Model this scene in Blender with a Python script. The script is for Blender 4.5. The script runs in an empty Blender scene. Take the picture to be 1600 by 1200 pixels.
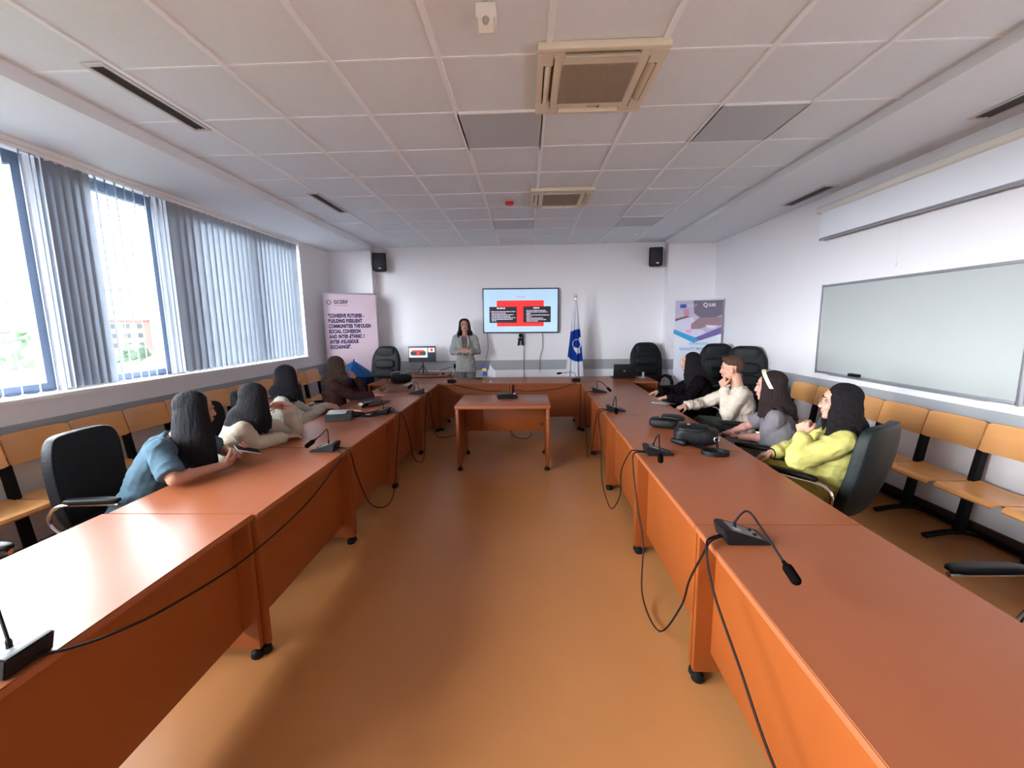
import bpy, bmesh, math, random
from mathutils import Vector, Matrix, noise
random.seed(7)
S = bpy.context.scene
COL = S.collection
PI = math.pi
def V(*a): return Vector(a)

# ------------------------------------------------------------------ camera, world, exposure
CF, CP, CY, CR = 655.807, 0.141776, -0.035304, 0.014396
cp, sp, cy, sy = math.cos(CP), math.sin(CP), math.cos(CY), math.sin(CY)
fw = V(sy*cp, cy*cp, -sp); rt = V(cy, -sy, 0); dn = fw.cross(rt)
cr, sr = math.cos(CR), math.sin(CR)
rt2 = rt*cr + dn*sr; dn2 = -rt*sr + dn*cr
cam = bpy.data.cameras.new('camera'); cam.sensor_width = 36; cam.lens = CF/1600*36
cam.clip_start = 0.05; cam.clip_end = 2000
co = bpy.data.objects.new('camera', cam); COL.objects.link(co); S.camera = co
m = Matrix((rt2, -dn2, -fw)).transposed().to_4x4(); m.translation = V(0, 0, 1.64)
co.matrix_world = m

w = bpy.data.worlds.new('world'); S.world = w; w.use_nodes = True
bg = w.node_tree.nodes['Background']
nt = w.node_tree; N_, L_ = nt.nodes.new, nt.links.new
tc_ = N_('ShaderNodeTexCoord'); sx_ = N_('ShaderNodeSeparateXYZ'); L_(tc_.outputs['Generated'], sx_.inputs[0])
mr_ = N_('ShaderNodeMapRange'); L_(sx_.outputs[0], mr_.inputs[0])      # bright hazy sky on the window side, dimmer behind the building
mr_.inputs[1].default_value = -.35; mr_.inputs[2].default_value = .35; mr_.inputs[3].default_value = 4.2; mr_.inputs[4].default_value = .35
mz_ = N_('ShaderNodeMapRange'); L_(sx_.outputs[2], mz_.inputs[0])      # haze is brightest near the horizon
mz_.inputs[1].default_value = 0; mz_.inputs[2].default_value = .65; mz_.inputs[3].default_value = 1.55; mz_.inputs[4].default_value = .35
mm_ = N_('ShaderNodeMath'); mm_.operation = 'MULTIPLY'; L_(mr_.outputs[0], mm_.inputs[0]); L_(mz_.outputs[0], mm_.inputs[1]); L_(mm_.outputs[0], bg.inputs[1]); bg.inputs[0].default_value = (0.97, 0.97, 1.0, 1)
S.view_settings.view_transform = 'Standard'; S.view_settings.look = 'None'
S.view_settings.gamma = 1; S.view_settings.use_curve_mapping = False
S.view_settings.exposure = 3.85
S.cycles.use_denoising = True
S.cycles.max_bounces = 10; S.cycles.diffuse_bounces = 6; S.cycles.transparent_max_bounces = 24
S.cycles.sample_clamp_indirect = 8
S.cycles.caustics_reflective = False; S.cycles.caustics_refractive = False

def portal(y0, y1, z0=1.15, z1=2.95, x=-3.93):
    l = bpy.data.lights.new('window_daylight', 'AREA'); l.shape = 'RECTANGLE'
    l.size = z1-z0; l.size_y = y1-y0; l.cycles.is_portal = True
    o = bpy.data.objects.new('window_daylight', l); COL.objects.link(o)
    o.location = (x, (y0+y1)/2, (z0+z1)/2); o.rotation_euler = (0, -PI/2, 0)
WINS = [(-2.3, 0.05), (0.3, 3.27), (3.44, 4.38), (4.62, 6.85)]
for a, b in WINS: portal(a, b)

# ------------------------------------------------------------------ materials
def srgb(r, g, b):
    f = lambda c: (c/255/12.92) if c/255 <= .04045 else ((c/255+.055)/1.055)**2.4
    return (f(r), f(g), f(b), 1)
MATS = {}
def mat(name, rgb, rough=.5, var=.06, scale=6, bump=0, bscale=60, metal=0, spec=.5, emit=0, stretch=(1, 1, 1), coat=0, sheen=0, alpha=1):
    if name in MATS: return MATS[name]
    m = bpy.data.materials.new(name); m.use_nodes = True; MATS[name] = m
    nt = m.node_tree; b = nt.nodes['Principled BSDF']; N = nt.nodes.new; L = nt.links.new
    c = srgb(*rgb)
    b.inputs['Roughness'].default_value = rough; b.inputs['Metallic'].default_value = metal
    b.inputs['Specular IOR Level'].default_value = spec
    if spec < .15: b.inputs['IOR'].default_value = 1.04
    if coat: b.inputs['Coat Weight'].default_value = coat; b.inputs['Coat Roughness'].default_value = .25
    if sheen: b.inputs['Sheen Weight'].default_value = sheen
    tc = N('ShaderNodeTexCoord'); mp = N('ShaderNodeMapping'); mp.inputs['Scale'].default_value = stretch
    L(tc.outputs['Object'], mp.inputs[0])
    nz = N('ShaderNodeTexNoise'); nz.inputs['Scale'].default_value = scale; nz.inputs['Detail'].default_value = 5
    L(mp.outputs[0], nz.inputs['Vector'])
    mx = N('ShaderNodeMix'); mx.data_type = 'RGBA'
    mx.inputs[6].default_value = tuple(max(0, x*(1-var)) for x in c[:3])+(1,)
    mx.inputs[7].default_value = tuple(min(1, x*(1+var)) for x in c[:3])+(1,)
    L(nz.outputs[0], mx.inputs[0]); L(mx.outputs[2], b.inputs['Base Color'])
    if emit:
        L(mx.outputs[2], b.inputs['Emission Color']); b.inputs['Emission Strength'].default_value = emit
    if bump:
        n2 = N('ShaderNodeTexNoise'); n2.inputs['Scale'].default_value = bscale; n2.inputs['Detail'].default_value = 4
        L(mp.outputs[0], n2.inputs['Vector'])
        bp = N('ShaderNodeBump'); bp.inputs['Strength'].default_value = bump; bp.inputs['Distance'].default_value = .01
        L(n2.outputs[0], bp.inputs['Height']); L(bp.outputs[0], b.inputs['Normal'])
    return m
wall_m = mat('wall paint', (236, 234, 238), .75, .015, 2, .05, 90)
ceil_m = mat('mineral ceiling tile', (228, 236, 242), .9, .03, 30, .25, 260)
soff_m = mat('plaster soffit', (230, 235, 240), .85, .015, 3)
bar_m = mat('ceiling grid bar', (240, 245, 250), .5, .01)
band_m = mat('grey chair rail', (165, 168, 172), .5, .03)
base_m = mat('dark baseboard', (70, 52, 44), .5, .05)
floor_m = mat('linoleum', (180, 124, 74), .38, .14, 1.6, .05, 220, spec=.4)
panel_m = mat('cherry laminate panel', (134, 66, 22), .42, .10, 5, 0, stretch=(1, 1, .25))
top_m = mat('cherry laminate top', (146, 84, 54), .32, .07, 7, 0, stretch=(1, .2, 1), spec=.16)
edge_m = mat('cherry edge band', (160, 80, 44), .4, .06)
ply_m = mat('beech plywood', (226, 164, 100), .26, .12, 9, 0, stretch=(1, .15, 1), spec=.6)
blk_m = mat('black plastic', (16, 16, 18), .5, .1, spec=.2)
blkmet_m = mat('black powder coated steel', (16, 17, 20), .55, .1, spec=.2)
leather_m = mat('black leather', (15, 18, 22), .5, .15, 14, .3, 150, spec=.22)
leatherg_m = mat('green black leather', (16, 24, 24), .5, .15, 14, .3, 150, spec=.25)
chrome_m = mat('chrome', (215, 215, 218), .18, .02, metal=1)
alu_m = mat('aluminium', (175, 176, 182), .4, .03, metal=.7)
frame_m = mat('window frame grey', (92, 106, 130), .5, .04)
sill_m = mat('white sill', (240, 240, 240), .4, .01)
white_m = mat('white plastic', (228, 224, 216), .45, .02)
cream_m = mat('cream plastic', (222, 212, 190), .5, .02)
filt_m = mat('intake grille', (168, 158, 140), .8, .1, 300)
diff_m = mat('switched off light panel', (186, 192, 196), .45, .02)
vent_m = mat('vent slot', (74, 78, 82), .6, .05)
ventf_m = mat('vent frame', (205, 202, 200), .5, .02)
cable_m = mat('cable', (22, 15, 14), .6, .05, spec=.2)
grey_m = mat('grey plastic', (110, 114, 116), .4, .05)
lgrey_m = mat('light grey plastic', (170, 172, 174), .4, .05)
board_m = mat('whiteboard enamel', (176, 181, 180), .22, .01, spec=.6)
screen_m = mat('projection screen fabric', (236, 240, 248), .8, .01)

def fabric_trans(name, rgb, tr=.5):
    m = bpy.data.materials.new(name); m.use_nodes = True; nt = m.node_tree; nt.nodes.clear(); N = nt.nodes.new; L = nt.links.new
    o = N('ShaderNodeOutputMaterial'); d = N('ShaderNodeBsdfDiffuse'); t = N('ShaderNodeBsdfTranslucent'); x = N('ShaderNodeMixShader')
    tc = N('ShaderNodeTexCoord'); nz = N('ShaderNodeTexNoise'); nz.inputs['Scale'].default_value = 150; L(tc.outputs['Object'], nz.inputs[0])
    mx = N('ShaderNodeMix'); mx.data_type = 'RGBA'; c = srgb(*rgb)
    mx.inputs[6].default_value = tuple(v*.93 for v in c[:3])+(1,); mx.inputs[7].default_value = c
    L(nz.outputs[0], mx.inputs[0]); L(mx.outputs[2], d.inputs[0]); L(mx.outputs[2], t.inputs[0])
    x.inputs[0].default_value = tr; L(d.outputs[0], x.inputs[1]); L(t.outputs[0], x.inputs[2]); L(x.outputs[0], o.inputs[0])
    return m
slat_m = fabric_trans('blind fabric', (182, 188, 196), .42)
flag_m = fabric_trans('white flag cloth', (226, 226, 236), .15)
flagb_m = fabric_trans('blue flag cloth', (28, 62, 150), .15)
def glass():
    m = bpy.data.materials.new('window glass'); m.use_nodes = True; nt = m.node_tree; nt.nodes.clear(); N = nt.nodes.new; L = nt.links.new
    o = N('ShaderNodeOutputMaterial'); t = N('ShaderNodeBsdfTransparent'); g = N('ShaderNodeBsdfGlossy'); x = N('ShaderNodeMixShader')
    t.inputs[0].default_value = (.94, .97, .98, 1); g.inputs['Roughness'].default_value = .02; x.inputs[0].default_value = .05
    L(t.outputs[0], x.inputs[1]); L(g.outputs[0], x.inputs[2]); L(x.outputs[0], o.inputs[0]); return m
glass_m = glass()

# ------------------------------------------------------------------ geometry helpers
def B(): return bmesh.new()
def box(bm, c, s, rot=None, bev=0, seg=2):
    r = bmesh.ops.create_cube(bm, size=1); vs = r['verts']
    for v in vs: v.co = Vector((v.co.x*s[0], v.co.y*s[1], v.co.z*s[2]))
    if bev:
        es = list({e for v in vs for e in v.link_edges})
        q = bmesh.ops.bevel(bm, geom=es, offset=min(bev, min(s)*.49), segments=seg, affect='EDGES', profile=.5)
        vs = list({v for f in q['faces'] for v in f.verts} | {v for v in vs if v.is_valid})
    for v in vs:
        if rot is not None: v.co = rot @ v.co
        v.co += Vector(c)
    return vs
def bx(bm, x0, x1, y0, y1, z0, z1, bev=0):
    return box(bm, ((x0+x1)/2, (y0+y1)/2, (z0+z1)/2), (abs(x1-x0), abs(y1-y0), abs(z1-z0)), None, bev)
def basis(d):
    d = d.normalized(); a = V(0, 0, 1) if abs(d.z) < .95 else V(1, 0, 0)
    s = d.cross(a).normalized(); return s, s.cross(d).normalized()
def rings(bm, rows, close=False, cap=True):
    for i in range(len(rows)-1):
        a, b = rows[i], rows[i+1]; n = len(a)
        for j in range(n): bm.faces.new((a[j], a[(j+1) % n], b[(j+1) % n], b[j]))
    if cap:
        bm.faces.new(list(reversed(rows[0]))); bm.faces.new(rows[-1])
def sweep(bm, pts, rad, n=8, cap=True, flat=None, side=None):
    """tube through pts; rad a number or list; flat=(a,b) scales of the section"""
    P = [Vector(p) for p in pts]; rows = []; s = None
    for i, p in enumerate(P):
        d = (P[min(i+1, len(P)-1)]-P[max(i-1, 0)])
        if d.length < 1e-9: d = V(0, 0, 1)
        d.normalize()
        if s is None:
            if side is not None: s = Vector(side)
            else: s, _ = basis(d)
        s = (s-d*s.dot(d))
        if s.length < 1e-6: s, _ = basis(d)
        s.normalize(); u = d.cross(s)
        r = rad[i] if isinstance(rad, (list, tuple)) else rad
        fa, fb = flat or (1, 1)
        rows.append([bm.verts.new(p+s*math.cos(2*PI*k/n)*r*fa+u*math.sin(2*PI*k/n)*r*fb) for k in range(n)])
    rings(bm, rows, cap=cap)
def spline(pts, k=6):
    P = [Vector(p) for p in pts]; P = [P[0]*2-P[1]]+P+[P[-1]*2-P[-2]]; out = []
    for i in range(1, len(P)-2):
        a, b, c, d = P[i-1:i+3]
        for j in range(k):
            t = j/k
            out.append(.5*((2*b)+(c-a)*t+(2*a-5*b+4*c-d)*t*t+(3*b-a-3*c+d)*t**3))
    out.append(P[-2]); return out
def tube(bm, pts, r, n=8, k=6, **kw): sweep(bm, spline(pts, k), r, n, **kw)
def cyl(bm, p0, p1, r0, r1=None, n=16):
    sweep(bm, [p0, p1], [r0, r0 if r1 is None else r1], n)
def caps(bm, p0, p1, r0, r1, n=14, h=4):
    p0, p1 = Vector(p0), Vector(p1); d = p1-p0
    if d.length < 1e-6: d = V(0, 0, 1e-4); p1 = p0+d
    dn_ = d.normalized(); pts = []; rr = []
    for i in range(h+1):
        a = PI/2*i/h; pts.append(p0-dn_*r0*math.cos(a)); rr.append(max(r0*math.sin(a), r0*.05))
    for i in range(h+1):
        a = PI/2*i/h; pts.append(p1+dn_*r1*math.sin(a)); rr.append(max(r1*math.cos(a), r1*.05))
    # first/last direction is safe because points advance along d
    s, u = basis(dn_); rows = []
    for p, r in zip(pts, rr): rows.append([bm.verts.new(p+s*math.cos(2*PI*k/n)*r+u*math.sin(2*PI*k/n)*r) for k in range(n)])
    rings(bm, rows)
def ell(bm, c, r, M=None, n=20, h=12):
    c = Vector(c); rows = []
    for i in range(h+1):
        a = -PI/2+PI*i/h; q = max(math.cos(a), .03)
        row = []
        for k in range(n):
            v = V(r[0]*q*math.cos(2*PI*k/n), r[1]*q*math.sin(2*PI*k/n), r[2]*math.sin(a))
            if M is not None: v = M @ v
            row.append(bm.verts.new(c+v))
        rows.append(row)
    rings(bm, rows)
def lathe(bm, prof, c=(0, 0, 0), n=24):
    rows = [[bm.verts.new(V(c[0]+r*math.cos(2*PI*k/n), c[1]+r*math.sin(2*PI*k/n), c[2]+z)) for k in range(n)] for r, z in prof]
    rings(bm, rows)
def prism(bm, poly, fn, d0, d1):
    """poly in 2D, fn(u,v,d)->3D"""
    a = [bm.verts.new(fn(u, v, d0)) for u, v in poly]; b = [bm.verts.new(fn(u, v, d1)) for u, v in poly]
    n = len(poly)
    for i in range(n): bm.faces.new((a[i], a[(i+1) % n], b[(i+1) % n], b[i]))
    bm.faces.new(list(reversed(a))); bm.faces.new(b)
def pillow(bm, w_, d_, h_, e=.35, n=28, m_=16, fn=None):
    """superellipsoid cushion"""
    sg = lambda x, p: math.copysign(abs(x)**p, x)
    rows = []
    for i in range(m_+1):
        a = -PI/2+PI*i/m_; row = []
        for k in range(n):
            b = 2*PI*k/n; q = max(abs(math.cos(a)), .02)**e
            v = V(w_/2*q*sg(math.cos(b), e), d_/2*q*sg(math.sin(b), e), h_/2*sg(math.sin(a), .6))
            if fn: v = fn(v)
            row.append(bm.verts.new(v))
        rows.append(row)
    rings(bm, rows)
def tag(o, label, cat, group=None):
    o['label'] = label; o['category'] = cat
    if group: o['group'] = group
    return o
def obj(name, bm, m, parent=None, smooth=True, ang=40, fix=True):
    if fix: bmesh.ops.recalc_face_normals(bm, faces=bm.faces)
    me = bpy.data.meshes.new(name); bm.to_mesh(me); bm.free()
    for x in (m if isinstance(m, (list, tuple)) else [m]): me.materials.append(x)
    if smooth:
        me.shade_smooth()
        try: me.set_sharp_from_angle(angle=math.radians(ang))
        except Exception: pass
    o = bpy.data.objects.new(name, me); COL.objects.link(o)
    if parent: o.parent = parent
    return o
def thing(name, label, cat, loc=(0, 0, 0), rz=0, group=None):
    o = bpy.data.objects.new(name, None); COL.objects.link(o); o.location = loc; o.rotation_euler = (0, 0, rz)
    o.empty_display_size = .1
    return tag(o, label, cat, group)
def struct(name, bm, m, parent=None):
    o = obj(name, bm, m, parent, True, 30)
    if not parent: o['kind'] = 'structure'
    return o
def dup(o, parent=None):
    c = o.copy(); COL.objects.link(c); c.parent = parent
    for ch in list(o.children): dup(ch, c)
    return c
def text_bm(body, size, sx=1, bold=0, ext=.0006, align='LEFT'):
    cu = bpy.data.curves.new('t', 'FONT'); cu.body = body; cu.size = size; cu.extrude = ext; cu.offset = bold; cu.align_x = align; cu.space_character = 1.12 if bold > .004 else 1.0
    o = bpy.data.objects.new('t', cu); COL.objects.link(o)
    me = bpy.data.meshes.new_from_object(o.evaluated_get(bpy.context.evaluated_depsgraph_get()))
    bm = B(); bm.from_mesh(me)
    bpy.data.objects.remove(o); bpy.data.curves.remove(cu); bpy.data.meshes.remove(me)
    for v in bm.verts: v.co.x *= sx
    return bm
def add_bm(dst, src, fn=None):
    mp = {}
    for v in src.verts: mp[v] = dst.verts.new(fn(v.co) if fn else v.co)
    for f in src.faces:
        try: dst.faces.new([mp[v] for v in f.verts])
        except ValueError: pass
    src.free()

# ------------------------------------------------------------------ room shell
XL, XR, YB, ZC, YN = -3.63, 3.40, 8.05, 3.08, -4.0
b = B(); bx(b, XL-.35, XR+.2, YN-.2, YB+.2, -.15, 0); struct('floor', b, floor_m)
b = B(); bx(b, XL-.35, XR+.2, YN-.2, YB+.2, 3.087, 3.25); struct('ceiling', b, ceil_m)
b = B(); bx(b, XL-.35, XL, YN-.2, YB+.2, 0, 1.13); bx(b, XL-.35, XL, YN-.2, YB+.2, 2.97, 3.087)
ed = [YN-.2]+[q for p in WINS for q in p]+[YB+.2]
for i in range(0, len(ed), 2):
    if i in (4, 6): bx(b, XL-.35, XL-.17, ed[i], ed[i+1], 1.13, 2.97)
    else: bx(b, XL-.35, XL, ed[i], ed[i+1], 1.13, 2.97)
struct('wall_left', b, wall_m)
b = B(); bx(b, XR, XR+.2, YN-.2, YB+.2, 0, 3.087); struct('wall_right', b, wall_m)
b = B(); bx(b, XL, XR, YB, YB+.2, 0, 3.087)
bx(b, XL, -2.83, 7.85, YB, 0, 3.087); bx(b, 2.56, XR, 7.85, YB, 0, 3.087); struct('wall_back', b, wall_m)
b = B(); bx(b, XL, XR, YN-.2, YN, 0, 3.087); struct('wall_front', b, wall_m)
b = B(); bx(b, XL, -2.80, YN, 7.86, 3.0, 3.09); struct('trim_1', b, soff_m)
b = B(); bx(b, 2.50, XR, YN, 7.86, 3.02, 3.09); struct('trim_2', b, soff_m)
# ceiling grid bars
b = B()
for i in range(-5, 5):
    x = .1345+.6*i
    if -2.8 < x < 2.5: box(b, (x, (YN+YB)/2, 3.083), (.030, YB-YN, .014), None, .002, 1)
for j in range(-9, 10):
    y = 2.5076+.6*j
    if y < YB: box(b, (-.15, y, 3.0855), (5.3, .014, .006))
struct('trim_3', b, bar_m)
# chair rail and baseboards
b = B(); bx(b, XL+.001, XL+.016, YN, 7.84, .80, .985); struct('trim_4', b, band_m)
b = B(); bx(b, XR-.016, XR-.001, YN, 7.84, .78, .965); struct('trim_5', b, band_m)
b = B(); bx(b, -2.829, 2.559, YB-.016, YB-.001, .77, .955)
bx(b, XL+.017, -2.814, 7.834, 7.849, .77, .955); bx(b, 2.544, XR-.017, 7.834, 7.849, .77, .955)
bx(b, -2.829, -2.814, 7.85, YB-.017, .77, .955); bx(b, 2.544, 2.559, 7.85, YB-.017, .77, .955)
struct('trim_6', b, band_m)
b = B(); bx(b, XL+.001, XL+.014, YN, 7.84, 0, .1); struct('baseboard_left', b, base_m)
b = B(); bx(b, XR-.014, XR-.001, YN, 7.84, 0, .1); struct('baseboard_right', b, base_m)
b = B(); bx(b, -2.82, 2.55, YB-.014, YB-.001, 0, .1); struct('baseboard_back', b, base_m)
# windows
for wi, (a, c) in enumerate(WINS):
    wo = bpy.data.objects.new('window_%d' % (wi+1), None); COL.objects.link(wo); wo['kind'] = 'structure'
    b = B(); X = -3.86; t = .05
    n = max(1, round((c-a)/1.3)); ys = [a+(c-a)*i/n for i in range(n+1)]
    bx(b, X-.035, X+.035, a, c, 1.13, 1.18); bx(b, X-.035, X+.035, a, c, 2.92, 2.97)
    for i, y in enumerate(ys):
        h_ = .035 if 0 < i < n else .03
        yy = min(max(y, a+h_), c-h_); bx(b, X-.034, X+.034, yy-h_, yy+h_, 1.181, 2.919)
    obj('window_frame', b, frame_m, wo)
    for i in range(n):
        b = B(); bx(b, X-.004, X+.004, ys[i]+.03, ys[i+1]-.03, 1.185, 2.915); obj('pane', b, glass_m, wo)
        b = B(); y0, y1 = ys[i]+.036, ys[i+1]-.036
        for q in ((y0, y0+.05, 1.182, 2.918), (y1-.05, y1, 1.182, 2.918), (y0+.051, y1-.051, 1.182, 1.23), (y0+.051, y1-.051, 2.87, 2.918)):
            bx(b, X-.02, X+.045, *q)
        obj('sash', b, frame_m, wo)
b = B(); bx(b, -3.85, -3.60, YN, 6.87, 1.131, 1.16); o = struct('trim_7', b, sill_m)
b = B(); bx(b, -3.66, -3.615, YN, 6.9, 2.965, 2.999); struct('trim_8', b, sill_m)

# ------------------------------------------------------------------ outside: town below the window
ground_m = mat('meadow and streets', (84, 92, 76), .9, .35, .05)
roof_m = mat('red roof tiles', (140, 84, 70), .8, .12, 3)
hw_m = mat('house render', (160, 154, 148), .8, .05, 1)
hw2_m = mat('grey render', (128, 126, 130), .8, .05, 1)
hwp_m = mat('pink render', (160, 126, 118), .8, .05, 1)
hwin_m = mat('dark house window', (60, 62, 72), .4, .1)
leaf_m = mat('foliage', (70, 96, 62), .9, .35, 2)
trunk_m = mat('bark', (84, 66, 52), .9, .2)
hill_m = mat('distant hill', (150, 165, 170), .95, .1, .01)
GZ = -11
b = B(); bx(b, -900, -4.2, -300, 900, GZ-1, GZ); struct('ground', b, ground_m)
b = B(); rows = []
for i in range(41):
    a = math.radians(60+i*3.2); r = 800
    x, y = math.cos(a)*r, math.sin(a)*r
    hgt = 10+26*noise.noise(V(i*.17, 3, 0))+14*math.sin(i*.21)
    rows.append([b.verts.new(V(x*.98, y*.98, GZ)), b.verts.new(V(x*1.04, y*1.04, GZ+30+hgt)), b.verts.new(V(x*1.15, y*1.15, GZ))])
for i in range(40):
    for j in range(2): b.faces.new((rows[i][j], rows[i+1][j], rows[i+1][j+1], rows[i][j+1]))
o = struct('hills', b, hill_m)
def gable(name, x, y, rz, L_, W_, H_, R_, wm, label, wins=()):
    t = thing(name, label, 'house', (x, y, GZ), rz)
    b = B(); bx(b, -L_/2, L_/2, -W_/2, W_/2, 0, H_)
    prism(b, [(-W_/2, H_), (W_/2, H_), (0, H_+R_)], lambda u, v, d: V(d, u, v), -L_/2, L_/2)
    obj('wall', b, wm, t, False)
    b = B(); k = R_/(W_/2)
    for s in (-1, 1):
        prism(b, [(0, H_+R_+.25), (s*(W_/2+.7), H_-.7*k+.25), (s*(W_/2+.7), H_-.7*k), (0, H_+R_)], lambda u, v, d: V(d, u, v), -L_/2-.5, L_/2+.5)
    obj('roof', b, roof_m, t, False)
    b = B(); bx(b, L_*.2, L_*.2+.7, -.4, .4, H_+R_*.5, H_+R_+1.2); obj('chimney', b, hwp_m, t, False)
    for (u, z) in wins:
        b = B(); bx(b, -L_/2-.06, -L_/2+.05, u-.6, u+.6, z, z+1.5); obj('window', b, hwin_m, t, False)
        b = B(); bx(b, L_/2-.05, L_/2+.06, u-.6, u+.6, z, z+1.5); obj('window', b, hwin_m, t, False)
def polar(u, dist):   # bearing from the room: u = degrees left of straight ahead
    a = math.radians(90+u); return math.cos(a)*dist, math.sin(a)*dist
x, y = polar(51.5, 46); gable('house', x, y, math.radians(60), 11, 11, 6.9, 2.8, hw_m, 'pale gabled house seen low through the leftmost window', [(-2.4, 4.6), (2.2, 7.0)])
x, y = polar(41.0, 52); gable('house', x, y, math.radians(140), 12, 10, 7.0, 3.0, hw_m, 'red roofed house low behind the second window', [(-2, 4.5), (2, 4.5)])
x, y = polar(35, 66); gable('house', x, y, math.radians(112), 8, 9, 6.2, 4.4, hw2_m, 'dark gable end right of the big red roof outside', [(-1.5, 4.2), (1.5, 4.2)])
x, y = polar(42.5, 105); gable('house', x, y, math.radians(20), 26, 12, 6.6, 1.8, hw_m, 'long low house with a pale roof edge across the yard', [])
def block(x, y, rz, L_, W_, fl, wm, label):
    t = thing('apartment_block', label, 'building', (x, y, GZ), rz)
    b = B(); bx(b, -L_/2, L_/2, -W_/2, W_/2, 0, fl*3); obj('wall', b, wm, t, False)
    b = B(); bx(b, -L_/2-.4, L_/2+.4, -W_/2-.4, W_/2+.4, fl*3, fl*3+.8); obj('roof', b, roof_m, t, False)
    n = int(L_/3.4)
    for f in range(fl):
        b = B()
        for i in range(n):
            u = -L_/2+(i+.5)*L_/n
            for s in (-1, 1): bx(b, u-.8, u+.8, s*W_/2-.08, s*W_/2+.08, f*3+1, f*3+2.4)
        obj('window_row', b, hwin_m, t, False)
blk = [(44.5, 190, 10, 22, 12, 5, hwp_m, 'pink apartment block with red roof behind the second window'),
       (38.4, 260, 25, 22, 12, 6, hw2_m, 'grey apartment block beside the pink block far off'),
       (34.5, 330, 15, 26, 12, 7, hw_m, 'white apartment block at the right end of the far row'),
       (49.5, 260, 40, 24, 12, 5, hw2_m, 'low grey block on the skyline of the leftmost window'),
       (54.5, 200, 55, 22, 12, 4, hw_m, 'wide white block on the skyline of the leftmost window'),
       (59.5, 330, 60, 24, 12, 7, hwp_m, 'tall pinkish block far left on the skyline')]
for u, d, r, L_, W_, fl, wm, lb in blk:
    x, y = polar(u, d); block(x, y, math.radians(r+60), L_, W_, fl, wm, lb)
def tree(u, d, h, r, label):
    x, y = polar(u, d); t = thing('tree', label, 'tree', (x, y, GZ)); rnd = random.Random(int(u*100))
    b = B(); cyl(b, (0, 0, 0), (0, 0, h*.6), .25, .12, 8); obj('trunk', b, trunk_m, t)
    b = B()
    for i in range(16):
        a, q = rnd.random()*6.28, rnd.random()**.5*r*.7
        bmesh.ops.create_icosphere(b, subdivisions=3, radius=r*(.4+.25*rnd.random()), matrix=Matrix.Translation((math.cos(a)*q, math.sin(a)*q, h*.45+rnd.random()*h*.45)))
    for v in b.verts: v.co += V(noise.noise(v.co*1.3), noise.noise(v.co*1.3+V(9, 0, 0)), noise.noise(v.co*1.3+V(0, 9, 0)))*.7
    obj('crown', b, leaf_m, t)
for a in [(58.5, 52, 10, 3.2, 'leafy tree left of the pale gabled house outside'), (55, 88, 11, 4.5, 'round tree behind the pale gabled house'), (49, 78, 12, 4.4, 'dark tree rising right behind the pale gabled house'),
          (44.5, 84, 10, 3.6, 'bright green tree behind the red roof'), (46, 40, 8.2, 2.2, 'bush below the left end of the red roof'), (38.5, 44, 8.0, 2.2, 'bush in front of the dark gable end')]: tree(*a)

# ------------------------------------------------------------------ vertical blinds
def blind(label, y0, y1, slats, zt=2.935):
    t = thing('vertical_blind', label, 'blind', (-3.655, (y0+y1)/2, 0))
    yc = (y0+y1)/2
    b = B(); box(b, (0, 0, 2.95), (.04, y1-y0, .03), None, .004); obj('headrail', b, sill_m, t)
    for (y, ang, wv) in slats:
        b = B(); dx, dy = math.cos(ang), math.sin(ang); rows = []
        for k in range(9):
            u = (k/8-.5)*.115; cv = .006*(1-(2*k/8-1)**2)
            rows.append((u, cv))
        pts = [(dx*u-dy*c, dy*u+dx*c) for u, c in rows]
        front = [(p[0], p[1]) for p in pts]; back = [(p[0]-dy*.0006, p[1]+dx*.0006) for p in pts]
        poly = front+back[::-1]
        prism(b, poly, lambda u, v, d: V(u, v+y-yc, d), 1.185, zt)
        o = obj('slat', b, slat_m, t)
        b = B(); box(b, (0, y-yc, 2.936), (.008, .012, .02)); box(b, (0, y-yc, 1.178), (.012, .07 if abs(dy) > .7 else .03, .012)) ; obj('clip', b, sill_m, o)
rnd = random.Random(3)
sl = []
y = 2.2
while y < 3.14: sl.append((y, math.radians(142+rnd.uniform(-2, 2)), 0)); y += .115
for y, a in ((3.19, 140), (3.23, 128), (3.29, 112), (3.36, 104), (3.43, 100), (3.50, 98), (3.565, 100)): sl.append((y, math.radians(a), 0))
y = 3.66
while y < 4.1: sl.append((y, math.radians(128+rnd.uniform(-2, 2)), 0)); y += .088
for y, a in ((4.13, 132), (4.19, 126), (4.27, 120), (4.33, 128)): sl.append((y, math.radians(a), 0))
blind('mostly open vertical blind across the left windows', 2.0, 4.385, sl)
sl = []
for k in range(24):
    sl.append((4.44+k*.099, math.radians(76+7*math.sin(k*1.3)+rnd.uniform(-4, 4)), 0))
blind('closed pale vertical blind on the window nearest the pink banner', 4.395, 6.84, sl)

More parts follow.
